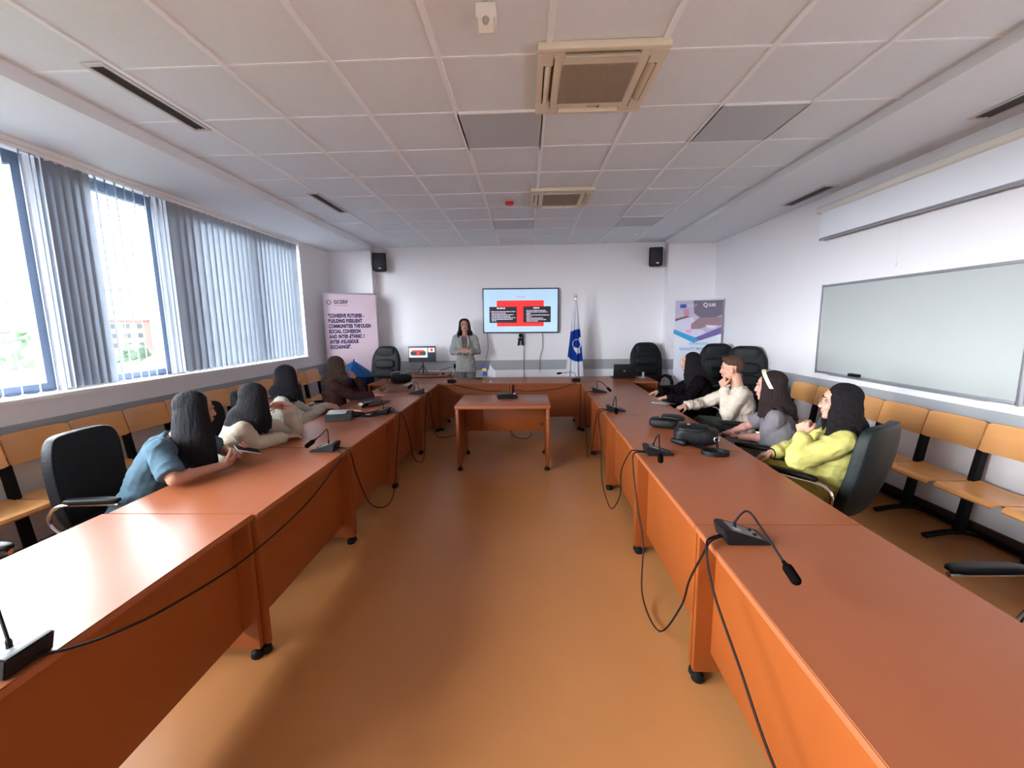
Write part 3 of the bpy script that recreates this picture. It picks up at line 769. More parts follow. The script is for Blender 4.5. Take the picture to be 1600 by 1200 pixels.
def exec_chair(label, x, y, rz, lm=None):
    lm = lm or leather_m
    t = thing('executive_chair', label, 'chair', (x, y, 0), rz)
    b = B(); pillow(b, .54, .52, .14, .4, fn=lambda v: v+V(0, 0, .48)); obj('seat', b, lm, t)
    def bf(v):
        f = (v.z+.39)/.78
        return V(v.x*(1-.16*max(0, f-.75)/.25)*(1+.03*math.sin(f*PI)), v.y-.25-.16*f, v.z+.88)
    b = B(); pillow(b, .54, .10, .80, .42, 36, 24, fn=bf); obj('backrest', b, lm, t)
    b = B(); pillow(b, .36, .10, .20, .5, fn=lambda v: V(v.x, v.y-.235-.14, v.z+1.16)); obj('headrest', b, lm, t)
    for zc, hh in ((.62, .18), (.80, .16), (.97, .16)):
        b = B(); pillow(b, .40, .075, hh, .55, fn=lambda v: V(v.x, v.y-.205-.16*(v.z+zc-.49)/.78, v.z+zc)); obj('back_pad', b, lm, t)
    for s in (-1, 1):
        b = B(); tube(b, [(s*.22, .12, .44), (s*.30, .14, .50), (s*.315, .12, .64), (s*.31, -.02, .69), (s*.30, -.20, .70), (s*.27, -.28, .66)], .022, 10, flat=(1, 1.3)); a = obj('armrest', b, blk_m, t)
        b = B(); pillow(b, .06, .27, .04, .5, fn=lambda v: v+V(s*.308, -.04, .712)); obj('arm_pad', b, lm, a)
    base(t, .33); return t
D = math.radians
# facing: rz=0 -> +y ; -90deg -> +x ; +90deg -> -x
office_chair('black office chair of the woman in the blue t-shirt, empty backrest showing', -2.50, 2.46, D(-84), tilt=.05)
office_chair('black office chair behind the woman in the cream jacket', -2.44, 3.30, D(-92), tilt=.05)
office_chair('dark office chair of the woman in white shirt and dark waistcoat', -2.50, 4.12, D(-84), tilt=.14)
office_chair('black office chair of the curly haired woman', -2.52, 5.02, D(-70), tilt=.10)
office_chair('office chair at lower left edge, only its armrest in the picture', -2.47, 1.39, D(-90), tilt=.1)
office_chair('black office chair of the woman in yellow', 1.91, 2.76, D(34), leatherg_m, tilt=.12)
office_chair('green black office chair of the woman in grey with headband', 1.95, 3.38, D(48), leatherg_m, tilt=.20)
office_chair('black office chair of the man in the cream sweater', 2.12, 4.18, D(62), tilt=.14)
office_chair('black office chair of the woman in black', 2.14, 5.1, D(62), tilt=.14)
office_chair('office chair at lower right edge, only its grey topped armrest visible', 1.77, 1.265, D(90))
office_chair('low black office chair behind the man, against the striped banner side', 2.20, 6.02, D(100), tilt=.1)
exec_chair('tall padded executive chair between pink banner and computer desk', -2.60, 7.12, D(168))
exec_chair('tall padded executive chair at the right corner behind the laptop', 2.15, 7.28, D(180))
exec_chair('left one of two tall chairs standing by the right wall', 2.98, 6.6, D(160))
exec_chair('right one of two tall chairs standing by the right wall', 2.95, 5.85, D(145), leatherg_m)

# ------------------------------------------------------------------ conference microphones and their cables
TZ = .7505
foam_m = mat('microphone foam', (12, 11, 11), .95, .1, 60, .4, 400, spec=.05)
mgrey_m = mat('microphone base', (20, 19, 22), .5, .08, spec=.25)
def mic(label, x, y, rz, neck, head_from):
    t = thing('table_microphone', label, 'microphone', (x, y, TZ), rz)
    b = B(); prism(b, [(-.085, 0), (.085, 0), (.085, .010), (-.078, .062), (-.10, .058)], lambda u, v, d: V(u, d, v), -.058, .058)
    bmesh.ops.bevel(b, geom=b.edges[:], offset=.004, segments=2, affect='EDGES'); obj('base', b, mgrey_m, t)
    sl = math.atan2(.052, .163); R_ = Matrix.Rotation(sl, 3, 'Y')
    b = B(); box(b, (-.005, 0, .0375), (.13, .085, .003), R_, .001); obj('control_panel', b, grey_m, t)
    b = B(); box(b, (-.03, -.01, .0475), (.03, .022, .003), R_, .001); obj('label_plate', b, lgrey_m, t)
    for k in (-1, 1):
        b = B(); cyl(b, (.035, k*.02, .024), (.035, k*.02, .030), .008); obj('button', b, blk_m, t)
    Mi = Matrix.Rotation(-rz, 3, 'Z'); L_ = lambda p: Mi @ (Vector(p)-V(x, y, TZ))
    pts = [L_(p) for p in neck]; n0 = V(-.035, 0, .045)
    P = spline([n0, n0+V(0, 0, .03)]+pts, 8)
    b = B(); sweep(b, P, [.007 if i < 8 else .0042 for i in range(len(P))], 8); obj('gooseneck', b, blk_m, t)
    d = (P[-1]-P[-3]).normalized()
    b = B(); caps(b, P[-1], P[-1]+d*.045, .0165, .0165); cyl(b, P[-1]-d*.03, P[-1], .006, .009); obj('foam_head', b, foam_m, t)
    return t
mic('black gooseneck microphone nearest on the right tables, foam tip drooping', .885, 1.655, 0, [(.868, 1.60, .895), (.864, 1.47, .87), (.86, 1.32, .825)], 0)
mic('black gooseneck microphone, second from the camera on the right tables', .895, 2.80, 0, [(.865, 2.72, .905), (.84, 2.62, .87), (.81, 2.50, .83)], 0)
mic('black gooseneck microphone, third from the camera on the right tables', .91, 4.22, 0, [(.885, 4.16, .91), (.87, 4.05, .87), (.845, 3.93, .82)], 0)
mic('black gooseneck microphone, fourth from the camera on the right tables', .945, 5.40, 0, [(.90, 5.35, .90), (.94, 5.24, .90), (1.0, 5.14, .84)], 0)
mic('microphone at the right inner corner bending left in front of the flag', .76, 6.45, D(90), [(.74, 6.47, .875), (.66, 6.5, .885), (.53, 6.55, .868)], 0)
mic('upright microphone at the left inner corner before the standing woman', -1.16, 6.45, D(90), [(-1.12, 6.47, .90), (-1.12, 6.50, .98)], 0)
mic('microphone cut off by the lower left picture edge', -1.43, .97, D(180), [(-1.45, 1.0, .90), (-1.52, 1.05, .90), (-1.6, 1.08, .85)], 0)
mic('microphone on the left tables near the woman with the phone', -1.475, 2.91, D(180), [(-1.445, 2.91, .905), (-1.48, 2.88, .87), (-1.53, 2.855, .83)], 0)
mic('microphone on the left tables beside the grey case', -1.50, 4.16, D(180), [(-1.49, 4.16, .90), (-1.54, 4.12, .895), (-1.60, 4.08, .865)], 0)
mic('farthest microphone on the left tables, near the brown tote', -1.46, 5.43, D(180), [(-1.45, 5.43, .89), (-1.48, 5.41, .895), (-1.51, 5.38, .865)], 0)
def cable(label, pts, r=.0045):
    b = B(); tube(b, pts, r, 6, 8); tag(obj('microphone_cable', b, cable_m), label, 'cable')
X = .700
cable('black cable looping from the nearest right microphone down to the floor and back up', [(.80, 1.66, .765), (.73, 1.62, .765), (X, 1.58, .74), (X, 1.71, .53), (X, 1.80, .33), (X-.03, 1.99, .06), (X-.03, 2.30, .05), (X, 2.42, .30), (X, 2.56, .47), (X, 2.70, .68), (.72, 2.76, .765), (.81, 2.79, .765)])
cable('black cable running from the nearest right microphone toward the camera', [(.80, 1.645, .768), (.73, 1.60, .768), (X-.005, 1.55, .74), (X, 1.48, .62), (X, 1.28, .50), (X, 1.06, .37), (X, .8, .33), (X, .55, .4)])
X = .715
cable('cable drooping between second and third right microphones', [(.81, 2.81, .765), (.74, 2.83, .765), (X, 2.86, .74), (X, 3.10, .52), (X, 3.12, .32), (X-.02, 3.31, .12), (X-.02, 3.55, .10), (X-.02, 3.80, .2), (X, 3.98, .5), (X, 4.12, .72), (.76, 4.17, .765), (.825, 4.2, .765)])
X = .735
cable('cable drooping between third and fourth right microphones', [(.825, 4.23, .765), (.77, 4.26, .765), (X, 4.30, .73), (X, 4.5, .5), (X, 4.65, .22), (X-.02, 4.85, .06), (X, 5.05, .15), (X, 5.2, .5), (X+.01, 5.33, .73), (.80, 5.37, .765), (.86, 5.39, .765)])
cable('cable strung across the back tables to the right corner microphone', [(.76, 6.36, .765), (.72, 6.33, .74), (.5, 6.31, .67), (.25, 6.31, .64), (0, 6.31, .62), (-.2, 6.31, .60), (-.24, 6.31, .10)])
cable('cable strung along the back tables from the left corner microphone', [(-1.16, 6.36, .765), (-1.12, 6.33, .74), (-.9, 6.31, .68), (-.6, 6.31, .63), (-.38, 6.31, .60), (-.33, 6.31, .12)])
X = -1.275
cable('long cable sagging along the nearest left tables', [(-1.345, .98, .765), (-1.31, 1.0, .762), (X-.02, 1.03, .75), (X, 1.12, .72), (X, 1.32, .665), (X, 1.73, .61), (X, 2.24, .63), (X, 2.60, .71), (X-.01, 2.76, .76), (-1.385, 2.89, .765)])
X = -1.27
cable('cable looping to the floor beside the woman-with-phone microphone', [(-1.385, 2.92, .765), (-1.32, 2.90, .765), (X, 2.88, .73), (X, 2.95, .56), (X, 3.17, .23), (X+.02, 3.46, .07), (X+.02, 3.71, .11), (X, 3.93, .46), (X, 4.06, .73), (-1.33, 4.12, .765), (-1.41, 4.15, .765)])
X = -1.29
cable('cable looping below the left microphone next to the grey case', [(-1.41, 4.17, .765), (-1.34, 4.2, .765), (X, 4.22, .72), (X, 4.4, .50), (X, 4.55, .18), (X+.02, 4.72, .05), (X+.02, 4.95, .05), (X, 5.15, .4), (X-.01, 5.32, .73), (-1.37, 5.42, .765)])
X = -1.305
cable('cable looping to the floor from the farthest left microphone', [(-1.37, 5.44, .765), (-1.34, 5.46, .765), (X, 5.5, .7), (X, 5.6, .4), (X+.02, 5.75, .10), (X+.1, 5.95, .012), (X+.25, 6.1, .012), (X+.32, 6.4, .05), (X+.35, 6.60, .2)])
cable('thin cable loop lying on floor behind the small middle table', [(-.25, 6.3, .05), (-.2, 6.0, .012), (-.05, 5.85, .012), (.05, 6.0, .012), (.06, 6.3, .05)])

# ------------------------------------------------------------------ things on the tables
bagl_m = mat('black bag leather', (14, 14, 17), .45, .15, 20, .4, 120, spec=.25)
# conference phone on the middle table
t = thing('conference_phone', 'low grey and black desk phone on the small middle table', 'phone', (-.235, 5.03, TZ), D(8))
b = B(); prism(b, [(-.07, 0), (.07, 0), (.085, .022), (.05, .045), (-.06, .03)], lambda u, v, d: V(d, u, v), -.12, .12); bmesh.ops.bevel(b, geom=b.edges[:], offset=.006, segments=2, affect='EDGES'); obj('body', b, blk_m, t)
b = B(); caps(b, (-.09, .03, .05), (.03, .035, .05), .017, .017); obj('handset', b, mat('dark green plastic', (60, 72, 68), .4), t)
b = B(); box(b, (.09, .04, .045), (.03, .03, .008), Matrix.Rotation(.3, 3, 'X'), .002); obj('display', b, lgrey_m, t)
# rounded black case
t = thing('black_case', 'rounded black case with a gold stud, farther of two on right tables', 'case', (1.165, 3.53, TZ), D(-25))
b = B(); pillow(b, .24, .15, .085, .5, fn=lambda v: V(v.x, v.y, v.z*(1+.25*(v.x < 0)*0)+.043)); obj('body', b, bagl_m, t)
b = B(); pillow(b, .19, .13, .035, .5, fn=lambda v: V(v.x+.07, v.y+.01, v.z+.095-.12*max(0, v.x))); obj('flap', b, bagl_m, t)
b = B(); ell(b, (-.03, -.02, .09), (.009, .009, .006)); obj('stud', b, mat('gold', (200, 170, 110), .3, metal=1), t)
b = B(); tube(b, [(.11, -.03, .04), (.16, -.06, .02), (.20, -.02, .010), (.24, .06, .010)], .006, 6, flat=(1.6, .6)); obj('strap', b, blk_m, t)
# handbag
t = thing('handbag', 'soft black handbag with silver ring on the right tables', 'bag', (1.235, 3.04, TZ), D(-20))
b = B(); pillow(b, .30, .17, .13, .55, 40, 24, fn=lambda v: v+V(0, 0, .066)+v.normalized()*.010*noise.noise(v*14)); obj('body', b, bagl_m, t)
b = B(); pillow(b, .22, .16, .04, .5, 30, 12, fn=lambda v: V(v.x-.02, v.y+.0, v.z+.125-.25*v.y*v.y*10)+V(0, 0, .004*noise.noise(v*20))); obj('flap', b, bagl_m, t)
b = B(); caps(b, (-.15, -.05, .025), (-.08, -.09, .022), .02, .024); obj('side_pocket', b, bagl_m, t)
b = B()
P = [V(.135+.016*math.cos(a), -.075, .06+.018*math.sin(a)) for a in [k*PI/8 for k in range(17)]]; sweep(b, P, .003, 6); ell(b, (.135, -.075, .035), (.008, .006, .012)); ell(b, (-.05, -.03, .148), (.012, .007, .006)); obj('silver_ring', b, chrome_m, t)
b = B(); tube(b, [(-.06, -.10, .012), (.05, -.15, .010), (.13, -.16, .012), (.135, -.08, .05)], .006, 6, flat=(1.5, .6)); tube(b, [(-.10, .06, .12), (.0, .13, .12), (.12, .16, .08), (.25, .20, .02), (.30, .22, .012)], .007, 6, flat=(1.6, .6)); obj('strap', b, blk_m, t)
t = thing('coiled_strap', 'coiled black leather strap lying beside the soft handbag', 'strap', (1.262, 2.775, TZ), D(-10))
b = B(); n = 28; rows = []
for k in range(n*2+1):
    a = k*2*PI/n; r = .058+.006*k/n; p = V(1.25*r*math.cos(a), .9*r*math.sin(a), 0); d = V(math.cos(a), math.sin(a), 0)*.003
    rows.append([b.verts.new(p-d+V(0, 0, .001)), b.verts.new(p+d+V(0, 0, .001)), b.verts.new(p+d+V(0, 0, .031)), b.verts.new(p-d+V(0, 0, .031))])
rings(b, rows); obj('band', b, bagl_m, t)
b = B(); tube(b, [(.02, .055, .02), (-.02, .09, .02), (-.06, .13, .012), (-.10, .16, .012)], .006, 6, flat=(1.5, .6)); obj('loose_end', b, bagl_m, t)
# phone at the right table edge
def phone(name, label, loc, R_, m_=None):
    t = thing(name, label, 'phone', loc); t.rotation_euler = R_
    b = B(); box(b, (0, 0, .004), (.075, .152, .008), None, .003); obj('body', b, lgrey_m, t)
    b = B(); box(b, (0, 0, .0083), (.069, .144, .001), None); obj('screen', b, m_ or blk_m, t); return t
phone('smartphone', 'grey smartphone lying at the right table edge before the woman in black', (1.465, 4.64, TZ), (0, 0, D(70)), grey_m)
t = thing('folded_cloth', 'small folded grey cloth at the table edge next to the smartphone', 'cloth', (1.50, 4.52, TZ), D(20))
b = B(); pillow(b, .10, .07, .018, .6, fn=lambda v: v+V(0, 0, .010+.004*math.sin(v.x*60))); obj('folds', b, grey_m, t)
# laptop, lid towards us
t = thing('laptop', 'open black laptop seen from behind on the right corner table', 'laptop', (1.56, 6.72, TZ), D(180))
dk_m = mat('dark laptop shell', (26, 24, 27), .45, .05, spec=.25)
b = B(); box(b, (0, -.12, .009), (.345, .235, .016), None, .004); obj('keyboard_base', b, dk_m, t)
R_ = Matrix.Rotation(D(-8), 3, 'X')
b = B(); box(b, (0, .008, .122), (.345, .008, .225), Matrix.Rotation(D(-6), 3, 'X'), .003); ld = obj('lid', b, dk_m, t)
b = B(); cyl(b, (0, .0115, .125), (0, .0145, .125), .016, n=20); obj('logo', b, grey_m, ld)
t = thing('phone_holder', 'small silver holder standing on the desk right of the laptop', 'holder', (1.865, 6.80, TZ), 0)
b = B(); box(b, (0, 0, .005), (.09, .08, .01), None, .003); obj('base', b, alu_m, t)
b = B(); box(b, (.02, .01, .05), (.035, .006, .085), Matrix.Rotation(-.15, 3, 'X'), .002); obj('arm', b, alu_m, t)
# little flags
def tableflag(label, x, y, kind):
    t = thing('table_flag', label, 'flag', (x, y, TZ))
    gold = mat('gold', (200, 170, 110), .3, metal=1); st = gold if kind else alu_m
    b = B(); lathe(b, [(.035, 0), (.034, .006), (.012, .012), (.006, .03)]); obj('base', b, st, t)
    lean = V(.0, 0, .30) if kind else V(.012, 0, .30)
    b = B(); sweep(b, [(0, 0, .02), lean], .003, 6); ell(b, lean+V(0, 0, .008), (.006, .006, .012)); obj('pole', b, st, t)
    b = B(); rows = []
    if kind:
        for i in range(25):
            f = i/24; z = .285-.19*f; wd = .008+.028*math.sin(min(1, f*1.5)*PI/2)
            rows.append([b.verts.new(V(u*wd+(.012*f), .006*math.sin(u*5+f*2)+.004*s_, z)) for s_, u in [(1, -1), (1, -.5), (1, 0), (1, .5), (1, 1), (-1, 1), (-1, .5), (-1, 0), (-1, -.5), (-1, -1)]])
        rings(b, rows)
        for f in b.faces:
            c = f.calc_center_median(); f.material_index = 1 if (.17 < c.z < .215) else 0
        obj('cloth', b, [mat('flag blue', (40, 90, 190), .7), mat('flag yellow', (225, 205, 90), .7)], t)
    else:
        for i in range(25):
            f = i/24; z = .295-.20*f; x0, x1 = -.045*min(1, f*1.15), .008+.075*math.sin(min(1, f*1.2)*PI*.6)
            rows.append([b.verts.new(V(x0+(x1-x0)*u, .006*math.sin(u*9+f*3)+.003*s_, z-.05*u*(1-f)+(-.02*u if f > .8 else 0))) for s_, u in [(1, 0), (1, .25), (1, .5), (1, .75), (1, 1), (-1, 1), (-1, .75), (-1, .5), (-1, .25), (-1, 0)]])
        rings(b, rows); obj('cloth', b, flag_m, t)
tableflag('little blue and yellow table flag on a gold stand', -.665, 6.50, 1)
tableflag('little white table flag beside the blue and yellow one', -.56, 6.47, 0)
t = thing('remote_control', 'small black remote lying on the back table before the standing woman', 'remote', (-.80, 6.88, TZ), D(70))
b = B(); box(b, (0, 0, .009), (.045, .12, .017), None, .005); obj('body', b, blk_m, t)
b = B(); box(b, (0, .02, .0185), (.03, .06, .002)); obj('keypad', b, grey_m, t)
# left side things
t = thing('hard_case', 'grey topped hard case with a looped strap on the left tables', 'case', (-1.80, 3.90, TZ), D(12))
b = B(); prism(b, [(-.085, 0), (.085, 0), (.08, .075), (.03, .085), (-.085, .06)], lambda u, v, d: V(d, u, v), -.12, .12); bmesh.ops.bevel(b, geom=b.edges[:], offset=.008, segments=2, affect='EDGES'); obj('body', b, mat('charcoal case', (44, 48, 50), .4), t)
b = B(); box(b, (-.02, .0, .078), (.17, .12, .006), Matrix.Rotation(.12, 3, 'X'), .002); obj('top_panel', b, lgrey_m, t)
b = B(); caps(b, (.115, .0, .045), (.21, .02, .04), .03, .022); obj('handle_grip', b, blk_m, t)
b = B(); tube(b, [(.20, .04, .04), (.30, .16, .035), (.40, .36, .03), (.46, .36, .02), (.44, .20, .02), (.32, .02, .02), (.2, -.02, .03)], .011, 8, flat=(1.4, .6)); obj('strap', b, blk_m, t)
t = thing('pouch', 'long dark brown pouch lying on the left tables near the curly haired woman', 'pouch', (-1.70, 4.62, TZ), D(48))
b = B(); pillow(b, .34, .09, .055, .55, fn=lambda v: V(v.x, v.y*(1-.4*max(0, v.x/.17)), v.z*(1-.5*max(0, v.x/.17))+.028)); obj('body', b, mat('dark brown leather', (58, 36, 36), .4, .1, 20), t)
b = B()
for k in range(3): tube(b, [(-.17-.012*k, -.045, .02), (-.185-.012*k, 0, .055), (-.17-.012*k, .045, .02)], .0035, 6)
obj('striped_handle', b, white_m, t)
t = thing('notebook', 'thin dark notebook under the curly haired woman\'s elbow', 'notebook', (-1.92, 4.94, TZ), D(35))
b = B(); box(b, (0, 0, .006), (.21, .29, .011), None, .002); obj('cover', b, mat('dark notebook', (52, 50, 56), .5), t)
b = B(); box(b, (.106, 0, .006), (.004, .28, .007)); obj('pages', b, white_m, t)
t = thing('paper_tote', 'glossy brown tote bag lying flat on the far left tables', 'bag', (-1.78, 5.70, TZ), D(10))
b = B(); prism(b, [(-.20, 0), (.22, 0), (.22, .085), (.02, .065), (-.14, .02)], lambda u, v, d: V(u, d, v), -.12, .10); bmesh.ops.subdivide_edges(b, edges=b.edges[:], cuts=4, use_grid_fill=True)
for v in b.verts: v.co += V(0, .01*noise.noise(v.co*15), .008*noise.noise(v.co*12)*(v.co.z > .01))
obj('body', b, mat('glossy brown vinyl', (98, 66, 56), .25, .12, 8), t)
b = B(); tube(b, [(-.19, -.06, .01), (-.26, -.03, .03), (-.26, .05, .03), (-.18, .07, .012)], .006, 6); obj('handle', b, mat('glossy brown vinyl', (98, 66, 56)), t)
t = thing('shoulder_bag', 'dark shoulder bag on the left corner table before the tall chair', 'bag', (-1.95, 6.42, TZ), D(5))
b = B(); pillow(b, .32, .17, .15, .6, 36, 20, fn=lambda v: V(v.x, v.y, v.z+.078)+v.normalized()*.012*noise.noise(v*13)); obj('body', b, bagl_m, t)
b = B(); tube(b, [(-.15, 0, .10), (-.14, -.02, .165), (-.02, -.03, .185), (.08, -.02, .175), (.15, 0, .09)], .008, 6); obj('handle', b, grey_m, t)
b = B(); tube(b, [(-.15, -.06, .12), (-.20, -.08, .05), (-.12, -.11, .015), (0, -.12, .012)], .005, 6); obj('strap', b, blk_m, t)
t = thing('pencil', 'thin pale pencil on the left tables beside the hard case strap', 'pencil', (-1.83, 4.33, TZ), D(-20))
b = B(); sweep(b, [(-.10, 0, .004), (.08, 0, .004)], .0038, 6); obj('barrel', b, mat('pale wood', (225, 205, 170), .5), t)
b = B(); sweep(b, [(.08, 0, .004), (.095, 0, .004)], [.0038, .0005], 6); obj('tip', b, blk_m, t)
# umbrella
t = thing('umbrella', 'half open blue umbrella standing in the left corner before the pink banner', 'umbrella', (-2.84, 6.62, 0), D(11))
t.rotation_euler = (D(-4), D(3), D(11))
blue1 = mat('umbrella blue', (16, 112, 190), .5, .06, 5); blue2 = mat('umbrella deep blue', (14, 92, 168), .5, .06, 5)
b = B(); prof = [(.008, 1.085), (.12, 1.02), (.25, .93), (.315, .84), (.32, .66), (.30, .50)]; rows = []
for r, z in prof: rows.append([b.verts.new(V(r*(1 if k % 2 == 0 else .93)*math.cos(2*PI*k/16), r*(1 if k % 2 == 0 else .93)*math.sin(2*PI*k/16), z+(0 if k % 2 == 0 else .004))) for k in range(16)])
for i in range(len(rows)-1):
    for k in range(16): f = b.faces.new((rows[i][k], rows[i][(k+1) % 16], rows[i+1][(k+1) % 16], rows[i+1][k])); f.material_index = 0 if (k//2) % 2 else 1
for f in b.faces: 
    if f.calc_center_median().z < .86: f.material_index = 2
bmesh.ops.solidify(b, geom=b.faces[:], thickness=.002)
obj('canopy', b, [blue1, blue2, mat('umbrella navy', (16, 30, 80), .6)], t, True, 20)
b = B(); sweep(b, [(0, 0, .12), (0, 0, 1.11)], .006, 8); ell(b, (0, 0, 1.10), (.01, .01, .02)); obj('shaft', b, blk_m, t)
b = B(); tube(b, [(0, 0, .13), (0, 0, .06), (.02, 0, .015), (.05, 0, .012), (.07, 0, .05)], .011, 8); obj('handle', b, blk_m, t)
for k in range(8):
    a = k*PI/4; b = B(); sweep(b, [(0, 0, .62), (.15*math.cos(a), .15*math.sin(a), .72), (.30*math.cos(a), .30*math.sin(a), .86)], .003, 5); obj('rib', b, alu_m, t)
# computer desk
t = thing('computer_desk', 'small brown computer desk against the far wall left', 'desk', (-1.83, 7.62, 0))
b = B(); box(b, (0, 0, .745), (.86, .60, .03), None, .003); obj('desktop', b, top_m, t)
for s in (-1, 1):
    b = B(); box(b, (s*.39, 0, .365), (.03, .54, .729), None, .002); obj('side_panel', b, panel_m, t)
b = B(); box(b, (0, .2, .50), (.745, .018, .44)); obj('back_panel', b, panel_m, t)
b = B(); box(b, (0, -.10, .66), (.62, .36, .018), None, .002); obj('keyboard_tray', b, top_m, t)
DZ = .7605
t = thing('monitor', 'black computer monitor showing the slide on the computer desk', 'monitor', (-1.90, 7.60, DZ))
b = B(); box(b, (0, 0, .36), (.50, .03, .29), None, .005); obj('bezel', b, mat('monitor bezel', (58, 62, 82), .4), t)
b = B(); bx(b, -.235, .10, -.017, -.0155, .30, .475); obj('screen', b, mat('screen white', (225, 236, 232), .5, 0, emit=.03), t)
b = B(); bx(b, .115, .235, -.017, -.0155, .395, .475); obj('preview_screen', b, mat('screen cream', (240, 236, 220), .5, 0, emit=.03), t)
b = B(); bx(b, -.18, .05, -.019, -.0172, .335, .435); obj('slide_shape', b, mat('screen red', (235, 70, 70), .5, 0, emit=.03), t)
b = B(); bx(b, -.21, -.10, -.021, -.0192, .345, .41); obj('text_box', b, mat('screen dark', (70, 76, 72), .5, 0, emit=.005), t)
b = B(); bx(b, -.04, .07, -.021, -.0192, .345, .41); obj('text_box', b, mat('screen dark', (70, 76, 72)), t)
b = B(); bx(b, .16, .20, -.019, -.0172, .41, .465); obj('preview_shape', b, mat('screen red', (235, 70, 70)), t)
b = B(); sweep(b, [(0, .02, .0), (0, .025, .24)], .012, 8); sweep(b, [(-.10, -.04, .006), (-.0, .02, .16)], .008, 8); sweep(b, [(.10, -.04, .006), (.0, .02, .16)], .008, 8); obj('stand', b, blk_m, t)
t = thing('keyboard', 'black keyboard on the computer desk before the monitor', 'keyboard', (-1.80, 7.44, DZ))
b = B(); box(b, (0, 0, .008), (.42, .13, .015), None, .003); obj('body', b, blk_m, t)
b = B()
for i in range(14):
    for j in range(4): box(b, (-.19+i*.029, -.045+j*.028, .0175), (.024, .023, .004))
obj('keys', b, grey_m, t)
t = thing('computer_mouse', 'black mouse at the right end of the computer desk', 'mouse', (-1.50, 7.45, DZ))
b = B(); ell(b, (0, 0, .014), (.032, .055, .0165)); obj('body', b, blk_m, t)
b = B(); cyl(b, (-.003, .025, .028), (.003, .025, .028), .006); obj('wheel', b, grey_m, t)
b = B(); tube(b, [(-1.62, 7.74, .80), (-1.35, 7.80, .86), (-1.25, 7.7, .70), (-1.2, 7.65, .40), (-1.15, 7.6, .012)], .006, 6); tag(obj('computer_cable', b, cable_m), 'dark cables trailing off the right end of the computer desk', 'cable')

# ------------------------------------------------------------------ people
def skin_mat(n, rgb, lip):
    return [mat('skin '+n, rgb, .55, .05, 12, .05, 300, spec=.3), mat('lips '+n, lip, .5, .03, spec=.3)]
def blend_mesh(bm, voxel, it, disp=None):
    """fuse overlapping closed shapes into one smooth continuous surface"""
    me = bpy.data.meshes.new('t'); bmesh.ops.recalc_face_normals(bm, faces=bm.faces); bm.to_mesh(me); bm.free()
    o = bpy.data.objects.new('t', me); COL.objects.link(o)
    r = o.modifiers.new('r', 'REMESH'); r.mode = 'VOXEL'; r.voxel_size = voxel
    s = o.modifiers.new('s', 'SMOOTH'); s.factor = .5; s.iterations = it
    dg = bpy.context.evaluated_depsgraph_get(); m2 = bpy.data.meshes.new_from_object(o.evaluated_get(dg))
    bpy.data.objects.remove(o); bpy.data.meshes.remove(me)
    b = B(); b.from_mesh(m2); bpy.data.meshes.remove(m2)
    if disp:
        b.normal_update()
        new = [v.co+v.normal*disp(v.co, v.normal) for v in b.verts]
        for v, c in zip(b.verts, new): v.co = c
    return b
def loft(b, secs, n=20):
    """secs: (center, side vector, forward vector, half width, half depth)"""
    rows = []
    for c, s, f, w_, d_ in secs:
        rows.append([b.verts.new(c+s*math.copysign(abs(math.cos(a))**.85, math.cos(a))*w_+f*math.sin(a)*d_) for a in [2*PI*k/n for k in range(n)]])
    rings(b, rows)
def hand(b, wr, d, nrm, thumb, curl=.5, k=1.0, spread=.1, thumb_in=.3):
    """wr wrist, d finger direction, nrm palm normal (fingers curl towards it), thumb side vector"""
    d = d.normalized(); nrm = (nrm-d*nrm.dot(d)).normalized(); s = d.cross(nrm).normalized()
    if s.dot(thumb) < 0: s = -s
    caps(b, wr-d*.02, wr+d*.02, .024*k, .026*k)
    pal = .082*k
    for i, off in enumerate((.031, .0105, -.0105, -.031)):
        base_ = wr+d*.012+s*off*.55*k; kn = wr+d*(pal-.006*abs(i-1)*k)+s*off*k+nrm*(.003*abs(off)/.03)
        caps(b, base_, kn, .0135*k, .0105*k, 10, 3)
        L_ = (.044, .050, .046, .036)[i]*k; r = (.0088, .009, .0088, .0078)[i]*k
        dd = (d+s*off*spread*20*.35).normalized(); p = kn; c = curl*(1+.12*i)
        for j in range(3):
            ang = c*(.75, 1.0, .75)[j]
            ax = dd.cross(nrm)
            if ax.length < 1e-5: ax = s
            dd = (Matrix.Rotation(ang, 3, ax.normalized()) @ dd).normalized()
            q = p+dd*L_*(1, .62, .5)[j]; caps(b, p, q, r*(1-.1*j), r*(.93-.1*j), 10, 3); p = q
    caps(b, wr+d*.03*k, wr+d*.055*k+s*.012*k, .018*k, .014*k, 10, 3)
    t0 = wr+d*.022*k+s*.022*k; t1 = t0+(d*.6+s*.75+nrm*.35).normalized()*.042*k
    t2 = t1+(d*.85+s*.25*(1-thumb_in)+nrm*thumb_in*1.2).normalized()*.032*k; t3 = t2+(d*.9-s*.15*thumb_in*2+nrm*thumb_in*1.4).normalized()*.026*k
    caps(b, t0, t1, .0135*k, .011*k, 10, 3); caps(b, t1, t2, .0108*k, .0098*k, 10, 3); caps(b, t2, t3, .0098*k, .008*k, 10, 3)
def headM(c, d, roll=0):
    f = Vector(d).normalized(); s = f.cross(V(0, 0, 1)).normalized(); u = s.cross(f)
    R_ = Matrix((s, f, u)).transposed()
    return Matrix.Translation(Vector(c)) @ R_.to_4x4() @ Matrix.Rotation(roll, 4, 'Y')
